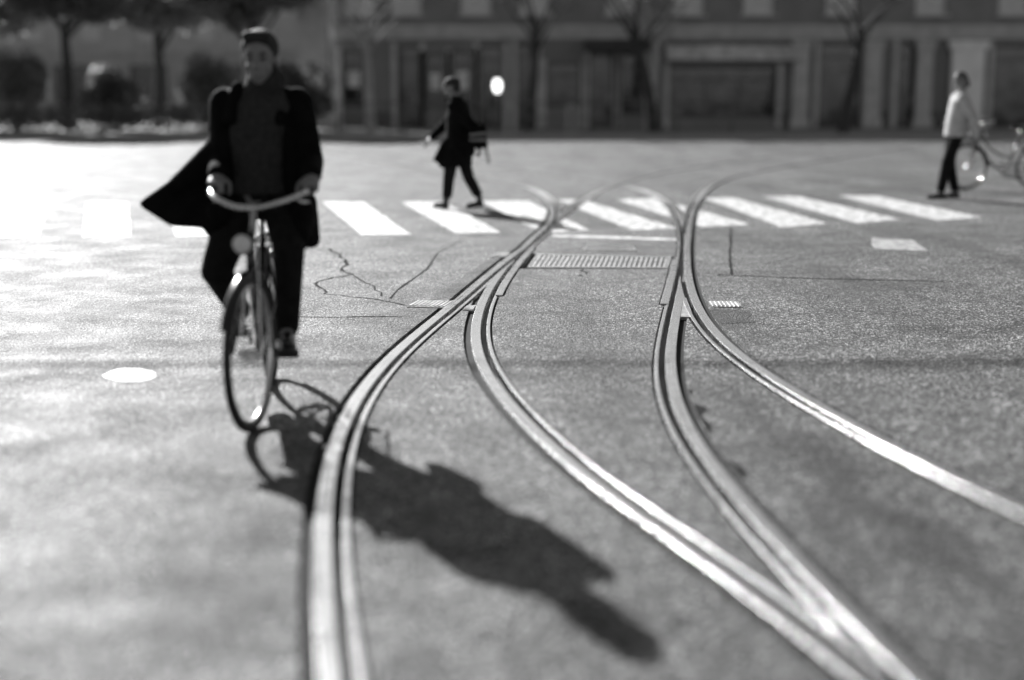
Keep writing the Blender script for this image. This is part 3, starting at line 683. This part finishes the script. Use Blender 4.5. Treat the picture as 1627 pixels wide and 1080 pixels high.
tree('bare leaning tree with dark trunk before the awning', kt(1040, 49), 49, 6.2, .17, 1.0, M_BARK, None, lean=(-.75, 0))
tree('bare tree with pale trunk standing near the leaning dark tree', kt(1032, 51.5), 51.5, 6.2, .20, 1.0, M_PALEBARK, None, lean=(.2, .2))
tree('bare tree with dark trunk in front of the grey doors', kt(842, 50), 50, 6.2, .13, 1.0, M_BARK, None, lean=(.25, 0))
tree('bare dark tree on the pavement past the long shop sign', kt(1340, 48), 48, 6.2, .18, 1.0, M_BARK, None, lean=(.5, 0))
for i, (p, Y, hh, lab) in enumerate(((470, 51, 2.3, 'rounded evergreen shrub beside the pale stone pillar'), (335, 52.5, 2.7, 'tall loose evergreen shrub between two leafy trees'), (185, 50.8, 2.2, 'broad evergreen shrub behind the clipped hedge'), (30, 51.5, 2.9, 'tallest evergreen shrub behind the clipped hedge'))):
    sb = thing('shrub', lab, 'shrub', (kt(p, Y), Y, 0.13), group='evergreen shrubs under the trees')
    leaves_mesh('foliage', [((random.uniform(-.9, .9), random.uniform(-.5, .5), random.uniform(.35, .8)*hh), (.6, .55, .28*hh)) for k in range(7)] + [((0, 0, .4*hh), (1.1, .8, .4*hh))], 5000, .09, M_LEAF if i % 2 else M_LEAF2, sb)
    bm = bmesh.new()
    for k in range(5): a = k*1.26; tube(bm, [(math.cos(a)*.1, math.sin(a)*.1, -.08), (math.cos(a)*.3, math.sin(a)*.25, hh*.35), (math.cos(a)*.6, math.sin(a)*.4, hh*.75)], [.035, .025, .01], 6)
    obj('stems', bm, M_BARK, sb)
hd = thing('hedge', 'low dark clipped hedge running under the leafy trees', 'hedge', (kt(150, 49), 49, 0.13))
leaves_mesh('foliage', [((x, random.uniform(-.1, .1), .45), (.62, .45, .5)) for x in np.arange(-6.4, 6.5, .55)], 9000, .06, M_LEAF2, hd)
bm = bmesh.new()
for x in np.arange(-6.4, 6.5, 1.1): tube(bm, [(x, 0, -.08), (x+.03, 0, .3), (x-.05, .03, .7)], [.03, .025, .01], 6)
obj('stems', bm, M_BARK, hd)

# ------------------------------------------------------------------ overhead wires (out of the frame; their soft shadows cross the street)
def wire(label, shadow_px, zz, r):
    p = at(*shadow_px); off = zz/math.tan(SUN_EL); y = p.y + off*math.cos(SUN_AZ)
    o = thing('span_wire', label, 'wire', (0, y, 0))
    tubeo('cable', [(x, 0, zz + 0.0006*(x*x-26*26)*-0.0 - 0.25*(1-(x/26.0)**2)) for x in np.linspace(-26, 26, 25)], r, M_RAILING, o, 6)
    for s in (-1, 1): tubeo('pole', [(s*26, 0, -.02), (s*26, 0, 3), (s*26, 0, zz+.3)], [.12, .10, .08], M_RAILING, o, 12)
wire('tram span cable carried between poles over the near rails', (800, 600), 7.5, 0.028)

# ------------------------------------------------------------------ bicycle
def rotm(axis, deg): return Matrix.Rotation(R(deg), 3, axis)
def bicycle(label, loc, rz, steer=0.0, spokes=28, crank=0.0):
    o = thing('bicycle', label, 'bicycle', loc, rz)
    WR = 0.345; fx, rx = 0.56, -0.52; BB = Vector((-0.07, 0, 0.285))
    def wheel(x, st, name):
        piv = Matrix.Translation((x, 0, WR)) @ Matrix.Rotation(st, 4, 'Z')
        bm = bmesh.new(); torus(bm, WR-0.019, 0.019, 64, 10); bm.transform(piv); t = obj(name, bm, M_RUBBER, o, True)
        bm = bmesh.new(); torus(bm, WR-0.043, 0.010, 64, 8, 0.012); bm.transform(piv); obj('rim', bm, M_CHROME, t, True)
        bm = bmesh.new()
        for k in range(spokes):
            a = 2*math.pi*k/spokes; s = 1 if k % 2 else -1; e = Vector((math.cos(a)*(WR-.05), 0, math.sin(a)*(WR-.05))); b = a + (0.9 if k % 4 < 2 else -0.9)
            tube(bm, [Vector((math.cos(b)*.022, s*.03, math.sin(b)*.022)), e], .0013, 4)
        bm.transform(piv); obj('spokes', bm, M_CHROME, t)
        bm = bmesh.new(); tube(bm, [(0, -.055, 0), (0, -.03, 0), (0, .03, 0), (0, .055, 0)], [.012, .022, .022, .012], 12); bm.transform(piv); obj('hub', bm, M_CHROME, t, True)
        # mudguard
        bm = bmesh.new(); a0, a1 = (R(20), R(205)) if x < 0 else (R(35), R(190)); prev = None
        if x > 0: a0, a1 = R(-10), R(150)
        a0, a1 = (R(40), R(200)) if x < 0 else (R(25), R(180))
        for k in range(25):
            a = a0 + (a1-a0)*k/24; ring = []
            for w, dr in ((-.027, -.008), (-.015, .006), (.015, .006), (.027, -.008)):
                rr = WR + .022 + dr; ring.append(bm.verts.new((math.cos(a)*rr, w, math.sin(a)*rr)))
            if prev:
                for q in range(3): bm.faces.new((prev[q], prev[q+1], ring[q+1], ring[q]))
            prev = ring
        bm.transform(piv); obj('mudguard', bm, M_FRAME, o, True)
        bm = bmesh.new()
        for s in (-1, 1):
            for a in ((R(100), R(165)) if x < 0 else (R(100), R(150))):
                tube(bm, [(0, s*.05, 0), (math.cos(a)*(WR+.02), s*.026, math.sin(a)*(WR+.02))], .003, 5)
        bm.transform(piv); obj('mudguard_stay', bm, M_CHROME, o)
        return piv
    pf = wheel(fx, steer, 'front_wheel'); wheel(rx, 0, 'rear_wheel')
    head_t, head_b = Vector((.385, 0, .86)), Vector((.435, 0, .66)); seat_t = Vector((-.20, 0, .80)); rear = Vector((rx, 0, WR))
    bm = bmesh.new()
    tube(bm, [head_t, head_b], .021); tube(bm, catmull([head_b+Vector((-.01, 0, .04)), (.22, 0, .43), (.05, 0, .31), BB], 5), .018)
    tube(bm, catmull([head_t+Vector((-.005, 0, -.04)), (.18, 0, .60), (-.02, 0, .50), BB.lerp(seat_t, .42)], 5), .014)
    tube(bm, [BB, seat_t], .016); tube(bm, [(-.07, -.038, .285), (-.07, .038, .285)], .024, 12)
    for s in (-1, 1):
        tube(bm, [BB+Vector((0, s*.02, 0)), (rx*.6, s*.04, .30), rear+Vector((0, s*.06, 0))], .010); tube(bm, [seat_t+Vector((.02, s*.015, -.06)), rear+Vector((0, s*.06, 0))], .008)
    bmesh.ops.recalc_face_normals(bm, faces=bm.faces[:]); obj('frame', bm, M_FRAME, o, True)
    T = Matrix.Translation(head_b) @ Matrix.Rotation(steer, 4, 'Z') @ Matrix.Translation(-head_b)
    bm = bmesh.new()
    for s in (-1, 1): tube(bm, catmull([head_b+Vector((.005, s*.02, -.02)), (.465, s*.052, .56), (.50, s*.055, .44), (.56, s*.058, WR)], 4), .012)
    tube(bm, [head_b+Vector((0.005, -.06, -.03)), head_b+Vector((0.005, .06, -.03))], .013)
    bm.transform(T); bmesh.ops.recalc_face_normals(bm, faces=bm.faces[:]); obj('fork', bm, M_FRAME, o, True)
    bm = bmesh.new(); tube(bm, [head_t, head_t+Vector((-.02, 0, .09)), head_t+Vector((.03, 0, .12))], .014); bm.transform(T); obj('stem', bm, M_CHROME, o, True)
    bar = catmull([(.16, .23, 1.05), (.27, .225, 1.045), (.37, .175, 1.02), (.42, .07, .985), (.42, 0, .98), (.42, -.07, .985), (.37, -.175, 1.02), (.27, -.225, 1.045), (.16, -.23, 1.05)], 5)
    bm = bmesh.new(); tube(bm, bar, .0125, 12); bm.transform(T); hb = obj('handlebar', bm, M_CHROME, o, True)
    for s in (-1, 1):
        bm = bmesh.new(); tube(bm, [(.15, s*.23, 1.05), (.20, s*.229, 1.048), (.27, s*.225, 1.045)], .017, 12); bm.transform(T); obj('grip', bm, M_RUBBER, hb, True)
        bm = bmesh.new(); tube(bm, [(.34, s*.185, 1.02), (.30, s*.20, .998), (.22, s*.215, .99)], [.006, .006, .005], 8); bm.transform(T); obj('brake_lever', bm, M_CHROME, hb, True)
    bm = bmesh.new(); tube(bm, [(.47, 0, .83), (.50, 0, .83), (.545, 0, .83)], [.025, .045, .05], 14); tube(bm, [(.40, 0, .86), (.47, 0, .83)], .008, 6); bm.transform(T); la = obj('front_lamp', bm, M_FRAME, o, True)
    bm = bmesh.new(); tube(bm, [(.546, 0, .83), (.554, 0, .83)], [.044, .036], 14); bm.transform(T); obj('lens', bm, M_LENS, la, True)
    tubeo('seat_post', [seat_t-Vector((0, 0, .02)), (-.225, 0, .92)], .013, M_CHROME, o)
    blob('saddle', [('e', (-.28, 0, .945), (.11, .095, .035)), ('c', (-.25, 0, .95), .04, (-.09, 0, .945), .022)], .008, M_SADDLE, o, 4)
    bm = bmesh.new(); tube(bm, [(-.07, .05, .285), (-.07, .054, .285)], .09, 28); obj('chainring', bm, M_CHROME, o)
    bm = bmesh.new(); tube(bm, catmull([(.04, .052, .285), (-.07, .052, .385), (-.3, .052, .385), (-.55, .052, .385), (-.57, .052, .345), (-.52, .052, .305), (-.3, .052, .225), (-.07, .052, .185), (.02, .052, .23), (.04, .052, .285)], 4), .010, 6); obj('chain_guard', bm, M_FRAME, o, True)
    for s, ph in ((1, crank), (-1, crank+math.pi)):
        e = BB + Vector((math.cos(ph)*.17, s*.075, math.sin(ph)*.17)); c = tubeo('crank', [BB+Vector((0, s*.06, 0)), e], .010, M_CHROME, o)
        b2 = bmesh.new(); box(b2, e.x-.045, e.x+.045, min(e.y, e.y+s*.10)+.005, max(e.y, e.y+s*.10)+.005, e.z-.013, e.z+.013); obj('pedal', b2, M_RUBBER, c)
    # rear carrier
    bm = bmesh.new()
    for s in (-1, 1):
        tube(bm, [(-.30, s*.06, .755), (-.5, s*.065, .75), (-.74, s*.06, .75)], .006, 6); tube(bm, [(-.60, s*.062, .75), (rx, s*.07, WR)], .005, 6)
    for x in (-.32, -.45, -.58, -.73): tube(bm, [(x, -.062, .752), (x, .062, .752)], .005, 6)
    obj('carrier', bm, M_CHROME, o)
    bm = bmesh.new(); tube(bm, [(-.75, 0, .74), (-.765, 0, .74)], .03, 12); tube(bm, [(-.72, 0, .75), (-.752, 0, .74)], .006, 6); obj('rear_reflector', bm, M_FRAME, o)
    return o

# ------------------------------------------------------------------ people
def finger_chain(prims, base, d, n, L, r, curl):
    p = base.copy(); a = 0.0; s = d.cross(n).normalized()
    for i, (f, c) in enumerate(zip((.45, .31, .24), curl)):
        a += c; q = p + (d*math.cos(a) + n*math.sin(a))*L*f; prims.append(('c', p, r*(1-.08*i), q, r*(.92-.08*i))); p = q
def hand(prims, w, d, n, side, curl=(.3, .4, .3), sc=1.0):
    """w wrist, d towards the fingers, n towards the palm side, side: vector towards the thumb"""
    d = d.normalized(); n = (n - d*n.dot(d)).normalized(); s = side - d*side.dot(d) - n*side.dot(n); s.normalize()
    prims.append(('c', w, .024*sc, w + d*.045*sc, .022*sc))
    for k in range(4):
        o = s*(.030 - .020*k)*sc; kn = w + d*(.092 - .004*abs(k-1))*sc + o
        prims.append(('c', w + d*.02*sc + o*.7, .015*sc, kn, .0115*sc))
        finger_chain(prims, kn, d, n, (.075, .083, .076, .06)[k]*sc, .0092*sc, [c*(1+.06*k) for c in curl])
    t = w + d*.03*sc + s*.026*sc; e = t + (d*.55 + s*.75 + n*.35).normalized()*.042*sc; f = e + (d*.85 + s*.15 + n*.5).normalized()*.034*sc; g = f + (d*.8 - s*.15 + n*.6).normalized()*.026*sc
    prims += [('c', t, .014*sc, e, .0115*sc), ('c', e, .011*sc, f, .010*sc), ('c', f, .0098*sc, g, .0085*sc)]
def head_prims(c, M):
    """c: centre of the head; M: rotation (face looks along local +x)"""
    def q(x, y, z): return c + M @ Vector((x, y, z))
    P = [('e', q(-.008, 0, .03), (.098, .076, .088), M), ('e', q(.022, 0, -.035), (.070, .060, .078), M), ('e', q(.056, 0, -.088), (.028, .026, .022), M),
         ('c', q(.086, 0, .012), .009, q(.112, 0, -.026), .014), ('c', q(.082, -.04, .028), .010, q(.082, .04, .028), .010), ('c', q(.088, -.018, -.062), .008, q(.088, .018, -.062), .008), ('c', q(.086, -.014, -.073), .008, q(.086, .014, -.073), .008)]
    for s in (-1, 1):
        P += [('e', q(-.008, s*.077, -.012), (.018, .010, .032), M), ('e', q(.062, s*.040, -.03), (.02, .02, .018), M)]
    return P
def eyes(c, M, parent):
    for s in (-1, 1):
        bm = bmesh.new(); bmesh.ops.create_uvsphere(bm, u_segments=10, v_segments=8, radius=1.0, matrix=Matrix.Translation(c + M @ Vector((.081, s*.031, .008))) @ M.to_4x4() @ Matrix.Diagonal((.008, .013, .006, 1))); obj('eye', bm, M_EYE, parent, True)
        bm = bmesh.new(); tube(bm, [c + M @ Vector((.093, s*.016, .030)), c + M @ Vector((.093, s*.032, .036)), c + M @ Vector((.084, s*.048, .030))], [.004, .005, .003], 6); obj('eyebrow', bm, M_HAIR, parent, True)
    bm = bmesh.new(); tube(bm, [c + M @ Vector((.090, -.024, -.068)), c + M @ Vector((.0965, 0, -.067)), c + M @ Vector((.090, .024, -.068))], [.002, .004, .002], 6); obj('lips', bm, M_LIPS, parent, True)
def shoe(prims, heel, toe, up=None):
    heel, toe = Vector(heel), Vector(toe); d = (toe-heel).normalized(); u = Vector((0, 0, 1)); u = (u - d*u.dot(d)).normalized()
    m = heel.lerp(toe, .55)
    prims += [('c', heel + u*.036 + d*.03, .034, m + u*.034, .040), ('c', m + u*.034, .040, toe - d*.035 + u*.03, .030), ('c', heel + d*.045 + u*.05, .036, heel + d*.055 + u*.10, .038), ('c', heel + d*.055 + u*.10, .038, heel + d*.055 + u*.165, .044)]
def shoe_sole(name, heel, toe, parent, w=.042):
    heel, toe = Vector(heel), Vector(toe); d = (toe-heel).normalized(); s = Vector((-d.y, d.x, 0)); s = s.normalized(); u = d.cross(s)*-1
    if u.z < 0: u = -u
    L = (toe-heel).length; out = []
    for t, ww in ((-.0, .55), (.06, .78), (.2, .82), (.45, .78), (.7, 1.0), (.88, .8), (1.0, .4)): out.append((heel + d*L*t, w*ww))
    ring = [p + s*q for p, q in out] + [p - s*q for p, q in out[::-1]]; n = len(ring)
    v = [p for p in ring] + [p + u*.016 for p in ring]
    f = [tuple(range(n))[::-1], tuple(range(n, 2*n))] + [(i, (i+1) % n, n+(i+1) % n, n+i) for i in range(n)]
    return pyobj(name, v, f, M_SOLE, parent)
def ik(a, b, l1, l2, pole):
    a, b, pole = Vector(a), Vector(b), Vector(pole); d = b-a; L = min(d.length, (l1+l2)*.999); d.normalize()
    x = (l1*l1 - l2*l2 + L*L)/(2*L); h = math.sqrt(max(0, l1*l1 - x*x)); p = pole - d*pole.dot(d); p.normalize(); return a + d*x + p*h

# ---- the cyclist, riding towards us
fc = at(402, 684); rc = at(428, 618); hd_ = (fc - rc).normalized(); RZ = math.atan2(hd_.y, hd_.x); bo = fc - hd_*0.56
STEER = R(-12)
bicycle('black upright city bicycle ridden by the person in the open dark coat', bo, RZ, STEER, crank=R(-8))
cy = thing('person', 'person in open black coat riding a bicycle towards the crossing shadow', 'person', bo, RZ)
hip = {1: Vector((-.23, .09, .99)), -1: Vector((-.23, -.09, .99))}
ank = {1: Vector((.03, .125, .365)), -1: Vector((-.30, -.135, .40))}
knee = {s: ik(hip[s], ank[s], .44, .42, Vector((1, s*.18 if s > 0 else -.26, .15))) for s in (1, -1)}
sh = {s: Vector((-.06, s*.165+.025, 1.44)) for s in (1, -1)}
st = Matrix.Translation((.435, 0, .66)) @ Matrix.Rotation(STEER, 4, 'Z') @ Matrix.Translation((-.435, 0, -.66))
grip = {s: st @ Vector((.205, s*.229, 1.048)) for s in (1, -1)}
wr = {s: grip[s] + Vector((-.07, -s*.005, .055)) for s in (1, -1)}
elb = {s: ik(sh[s], wr[s], .29, .255, Vector((-.9, s*.10, -.5))) for s in (1, -1)}
hc = Vector((.05, .035, 1.635)); HM = rotm('Z', -6) @ rotm('Y', 8)
P = head_prims(hc, HM) + [('c', (-.02, 0, 1.47), .058, (.02, .03, 1.58), .052), ('l', [((-.22, 0, .93), .12, .16), ((-.21, 0, 1.05), .12, .155), ((-.16, 0, 1.2), .11, .15), ((-.10, .015, 1.36), .10, .145), ((-.07, .025, 1.44), .07, .11), ((-.03, .02, 1.5), .05, .06)])]
for s in (1, -1):
    P += [('c', sh[s], .045, elb[s], .036), ('c', elb[s], .034, wr[s], .025), ('c', hip[s], .085, knee[s], .058), ('c', knee[s], .055, ank[s], .038), ('c', ank[s], .036, ank[s]+Vector((.09, 0, -.045)), .03)]
    hand(P, wr[s], Vector((1, -s*.02, -.38)), Vector((-.3, 0, -1)), Vector((.1, -s*1, 0)), (1.0, 1.2, .8), .98)
cb = blob('body', P, .0065, M_SKIN, cy, 3); eyes(hc, HM, cb)
q = lambda x, y, z: hc + HM @ Vector((x, y, z))
blob('hair', [('e', q(-.022, 0, .045), (.098, .088, .092), HM), ('e', q(-.06, 0, -.03), (.06, .078, .08), HM), ('c', q(.05, -.04, .105), .028, q(.05, .04, .105), .028)], .009, M_HAIR, cy, 3)
P = []
for s in (1, -1):
    P += [('c', hip[s]+Vector((0, 0, -.01)), .108, knee[s], .076), ('c', knee[s], .074, ank[s]+Vector((-.012, 0, .015)), .058)]
P.append(('c', (-.23, -.08, .99), .12, (-.23, .08, .99), .12)); P.append(('c', (-.22, 0, 1.0), .13, (-.2, 0, 1.1), .13))
blob('trousers', P, .011, M_TROUSER, cy, 3)
for s in (1, -1):
    hl = ank[s] + Vector((-.07, 0, -.075)); to = ank[s] + Vector((.19, s*.01, -.065)); P = []; shoe(P, hl, to); so = blob('shoe', P, .008, M_SHOE, cy, 3); shoe_sole('sole', hl+Vector((0, 0, -.006)), to+Vector((0, 0, -.006)), so)
blob('sweater', [('l', [((-.19, 0, 1.0), .15, .165), ((-.17, 0, 1.12), .145, .165), ((-.125, 0, 1.28), .14, .165), ((-.075, .03, 1.42), .125, .16), ((-.04, .045, 1.5), .075, .085)]), ('c', (-.03, .01, 1.46), .078, (.0, .055, 1.55), .08), ('c', (.04, .03, 1.535), .055, (.04, .10, 1.535), .055)], .012, M_SWEATER, cy, 3)
# the coat: back and sides, sleeves, hanging skirts, one tail blown out to the side
P = [('l', [((-.27, 0, .96), .155, .20), ((-.255, 0, 1.08), .145, .195), ((-.21, 0, 1.22), .14, .20), ((-.15, .035, 1.36), .135, .20), ((-.105, .05, 1.45), .11, .175), ((-.08, .05, 1.51), .07, .10)])]
for s in (1, -1):
    cuff = elb[s].lerp(wr[s], .93)
    P += [('c', sh[s]+Vector((-.02, 0, -.01)), .080, elb[s], .062), ('c', elb[s], .062, cuff, .048)]
    P += [('c', (-.07, s*.145, 1.44), .06, (-.10, s*.165, 1.1), .06), ('c', (-.10, s*.165, 1.1), .06, (-.10, s*.20, .95), .065), ('c', (-.02, s*.075, 1.5), .035, (-.0, s*.115, 1.36), .032)]
# skirt over the rider's left thigh (hanging) and the tail blown out on the right
P += [('c', (-.12, .19, .95), .075, (.02, .22, .80), .05), ('c', (-.02, .20, .92), .07, (.10, .20, .82), .05), ('c', (-.22, .20, .95), .07, (-.14, .24, .78), .045)]
P += [('c', (-.2, -.19, 1.02), .085, (-.24, -.36, .93), .05), ('c', (-.16, -.17, 1.22), .09, (-.22, -.30, 1.0), .075), ('c', (-.22, -.30, 1.0), .07, (-.26, -.40, .93), .04), ('c', (-.24, -.36, .93), .05, (-.28, -.46, .91), .025), ('c', (-.2, -.19, .95), .07, (-.24, -.38, .90), .035), ('c', (-.1, -.18, .98), .06, (-.2, -.36, .93), .04), ('c', (-.3, -.15, .98), .09, (-.45, -.30, .9), .035), ('c', (-.32, 0, .98), .10, (-.5, -.05, .88), .04), ('c', (-.02, -.18, .93), .06, (-.08, -.22, .84), .045)]
tt = Matrix.Rotation(-RZ, 3, 'Z') @ (Vector((-1.78, 6.90, .95)) - bo)
for a_, r_ in (((-.14, -.17, 1.20), .09), ((-.20, -.18, 1.05), .09), ((-.12, -.17, .98), .07), ((-.28, -.12, .96), .07), ((-.05, -.19, .90), .06)):
    a_ = Vector(a_); m_ = a_.lerp(tt, .6) + Vector((0, 0, -.03)); P += [('c', a_, r_, m_, .055), ('c', m_, .055, tt, .024)]
blob('coat', P, .011, M_BLACKWOOL, cy, 3)

# ---- the pedestrian on the crossing, walking to the left
pp = at(727, 331.5); PX = pp.y*math.cos(PITCH)/FPX   # metres per pixel there
PX = (pp - Vector((0, 0, CAMH))).length/ FPX*math.cos(PITCH)
wk = thing('person', 'person in knee-length black coat walking over the crosswalk with a dark bag', 'person', pp, 0)
def w2(px, py, y=0.0): return Vector(((px-727)*PX, y, (331.5-py)*PX/1.0))
hcp = w2(719, 139.5); HMp = rotm('Z', 176) @ rotm('Y', 6)
hipF, hipB = w2(722, 236, -.085), w2(731, 236, .085)
kF, aF = w2(713.5, 284, -.10), w2(710.5, 317, -.10); kB, aB = w2(745, 283, .09), w2(763, 316, .10)
sF, sB = w2(722, 169, -.17), w2(735, 169, .17)        # near shoulder faces us
eB, wB = w2(704, 201, .24), w2(685, 219, .20)          # far arm swings forward
eF, wF = w2(757, 203, -.24), w2(763, 233, -.25)        # near arm trails back with the bag
P = head_prims(hcp, HMp) + [('c', w2(728, 166), .058, w2(722, 150), .052), ('l', [(w2(727, 245), .11, .16), (w2(728, 225), .10, .145), (w2(729, 200), .10, .15), (w2(729, 180), .105, .175), (w2(729, 168), .07, .15), (w2(728, 162), .05, .07)])]
for (h, k, a) in ((hipF, kF, aF), (hipB, kB, aB)): P += [('c', h, .082, k, .056), ('c', k, .053, a, .038)]
P += [('c', aF, .036, w2(700, 326, -.1), .028), ('c', aB, .036, w2(752, 326, .1), .028)]
for (s_, e, w) in ((sF, eF, wF), (sB, eB, wB)): P += [('c', s_, .055, e, .04), ('c', e, .038, w, .026)]
hand(P, wB, Vector((-.75, 0, -.6)), Vector((-.4, 0, .6))*-1, Vector((-.3, -1, .2)), (.35, .45, .3)); hand(P, wF, Vector((.12, 0, -1)), Vector((-1, .1, -.1)), Vector((0, 1, 0)), (1.0, 1.2, .9))
wb = blob('body', P, .0065, M_SKIN, wk, 3); eyes(hcp, HMp, wb)
q = lambda x, y, z: hcp + HMp @ Vector((x, y, z))
blob('cap', [('e', q(-.012, 0, .055), (.108, .088, .075), HMp), ('e', q(.085, 0, .04), (.055, .065, .012), HMp), ('e', q(-.05, 0, .0), (.065, .082, .07), HMp)], .009, M_HAIR, wk, 3)
P = []
for (h, k, a) in ((hipF, kF, aF), (hipB, kB, aB)): P += [('c', h, .10, k, .075), ('c', k, .075, k.lerp(a, .70), .068)]
blob('trousers', P, .011, M_TROUSER, wk, 3)
for hl, to in ((w2(713.5, 330.8, -.1), w2(687, 327.8, -.12)), (w2(769.5, 328.6, .1), w2(738.5, 331.5, .08))):
    P = []; shoe(P, hl, to); so = blob('shoe', P, .008, M_SHOE, wk, 3); shoe_sole('sole', hl, to, so)
P = [('l', [(w2(726, 264), .205, .22, .02), (w2(725, 262), .21, .225, .02), (w2(727, 245), .19, .22), (w2(729, 225), .165, .205), (w2(730, 205), .165, .205), (w2(730, 185), .165, .215), (w2(729.5, 172), .14, .20), (w2(729, 162), .085, .11), (w2(726, 153), .070, .078)])]
P += [('c', w2(714, 228, -.03), .10, w2(695, 252, -.05), .045), ('c', w2(714, 234, .06), .10, w2(693, 253, .06), .04), ('c', w2(712, 240), .10, w2(703, 257), .06), ('c', w2(695, 252, -.05), .04, w2(693, 253, .06), .04), ('c', w2(742, 225), .12, w2(743, 238), .11)]
for s_, e, w in ((sF, eF, wF), (sB, eB, wB)): P += [('c', s_, .082, e, .062), ('c', e, .062, e.lerp(w, .93), .050)]
blob('coat', P, .011, M_BLACKWOOL, wk, 3)
bgt = thing('shoulder_bag', 'dark bag with two pale bands carried by the walker on the crosswalk', 'bag', pp + w2(763, 236, -.27))
def bb_(px, py, y): return w2(px, py, y) - w2(763, 236, -.27)
def slab(name, pts, y0, y1, mat, parent, bev=.006):
    bm = bmesh.new(); a = [bm.verts.new(bb_(x, y, y0)) for x, y in pts]; b = [bm.verts.new(bb_(x, y, y1)) for x, y in pts]; n = len(pts)
    bm.faces.new(a); bm.faces.new(b[::-1])
    for i in range(n): bm.faces.new((a[i], b[i], b[(i+1) % n], a[(i+1) % n]))
    bmesh.ops.recalc_face_normals(bm, faces=bm.faces[:])
    if bev: bmesh.ops.bevel(bm, geom=bm.edges[:], offset=bev, segments=2, affect='EDGES')
    return obj(name, bm, mat, parent)
slab('bag_body', [(748, 201), (773, 195), (777, 235), (747, 229)], -.40, -.31, M_BLACKWOOL, bgt, .02)
M_BAND = plain('bag_band', 0.16, 0.6)
slab('band', [(748.5, 211), (773.5, 208), (774, 212), (748.3, 215)], -.405, -.402, M_BAND, bgt, 0); slab('band', [(748.2, 219), (774.5, 218), (775, 222), (748, 222)], -.405, -.402, M_BAND, bgt, 0)
tubeo('strap', catmull([bb_(775, 233, -.36), bb_(777, 243, -.36), bb_(780, 254, -.36), bb_(776, 255, -.35), bb_(774, 244, -.35), bb_(772, 234, -.35)], 4), .007, M_BLACKWOOL, bgt)
tubeo('handle', catmull([bb_(752, 201, -.355), bb_(757, 196, -.33), bb_(762, 194, -.325), bb_(768, 196, -.33), bb_(771, 197, -.355)], 4), .009, M_BLACKWOOL, bgt)

# ---- the person in a pale jacket by the kerb, with a parked bicycle
pr = at(1498, 315); PR = (pr - Vector((0, 0, CAMH))).length/FPX*math.cos(PITCH)
pj = thing('person', 'person in pale jacket and dark trousers standing beside a parked bicycle', 'person', pr, 0)
def w3(x, y, z): return Vector((x, y, z))
hcj = w3(.36, 0, 1.63); HMj = rotm('Z', 200) @ rotm('Y', 8)
P = head_prims(hcj, HMj) + [('c', (.33, 0, 1.40), .058, (.355, 0, 1.54), .052), ('l', [((.14, 0, .92), .11, .16), ((.18, 0, 1.05), .10, .15), ((.24, 0, 1.2), .105, .155), ((.29, 0, 1.36), .11, .175), ((.32, 0, 1.43), .06, .1)])]
hj = {1: w3(.12, .09, .92), -1: w3(.14, -.09, .92)}; kj = {1: w3(.10, .09, .50), -1: w3(.0, -.1, .50)}; aj = {1: w3(.20, .1, .085), -1: w3(-.07, -.1, .085)}
sj = {1: w3(.30, .17, 1.38), -1: w3(.29, -.17, 1.38)}; ej = {1: w3(.46, .24, 1.12), -1: w3(.36, -.26, 1.10)}; wj = {1: w3(.56, .2, .98), -1: w3(.34, -.27, .86)}
for s in (1, -1): P += [('c', hj[s], .082, kj[s], .056), ('c', kj[s], .053, aj[s], .038), ('c', aj[s], .036, aj[s]+Vector((-.1, 0, -.04)), .028), ('c', sj[s], .055, ej[s], .04), ('c', ej[s], .038, wj[s], .026)]
hand(P, wj[1], Vector((.8, 0, -.5)), Vector((-.3, 0, -1)), Vector((0, -1, 0)), (.7, .9, .6)); hand(P, wj[-1], Vector((-.08, 0, -1)), Vector((-.2, 1, 0)), Vector((-1, 0, 0)), (.35, .45, .3))
jb = blob('body', P, .0065, M_SKIN, pj, 3); eyes(hcj, HMj, jb)
q = lambda x, y, z: hcj + HMj @ Vector((x, y, z))
blob('hair', [('e', q(-.022, 0, .045), (.098, .086, .09), HMj), ('e', q(-.06, 0, -.02), (.055, .076, .08), HMj)], .009, M_GREYHAIR, pj, 3)
P = [('c', (.13, -.07, .93), .11, (.13, .07, .93), .11)]
for s in (1, -1): P += [('c', hj[s], .10, kj[s], .078), ('c', kj[s], .076, kj[s].lerp(aj[s], .85), .066)]
blob('trousers', P, .011, M_TROUSER, pj, 3)
for s in (1, -1):
    hl = aj[s]+Vector((.07, 0, -.085)); to = aj[s]+Vector((-.19, 0, -.085)); P = []; shoe(P, hl, to); so = blob('shoe', P, .008, M_SHOE, pj, 3); shoe_sole('sole', hl, to, so)
P = [('l', [((.15, 0, .86), .16, .21), ((.15, 0, .88), .165, .21), ((.19, 0, 1.05), .155, .20), ((.25, 0, 1.2), .155, .205), ((.30, 0, 1.36), .14, .21), ((.32, 0, 1.43), .09, .13), ((.335, 0, 1.49), .075, .085)])]
for s in (1, -1): P += [('c', sj[s], .085, ej[s], .066), ('c', ej[s], .066, ej[s].lerp(wj[s], .94), .05)]
blob('jacket', P, .011, M_PALECOAT, pj, 3)
pb_ = at(1592, 301)
bicycle('dark bicycle standing beside the person in the pale jacket', pb_, R(176), R(12), 28, R(40))

# the standing figure leans only slightly
for c_ in [c for c in pj.children] + [g for c in pj.children for g in c.children]:
    n_ = len(c_.data.vertices); co = np.empty(n_*3); c_.data.vertices.foreach_get('co', co); co = co.reshape(-1, 3)
    co[:, 0] -= 0.24*np.maximum(0, co[:, 2]-0.85) - 0.0; c_.data.vertices.foreach_set('co', co.ravel()); c_.data.update()
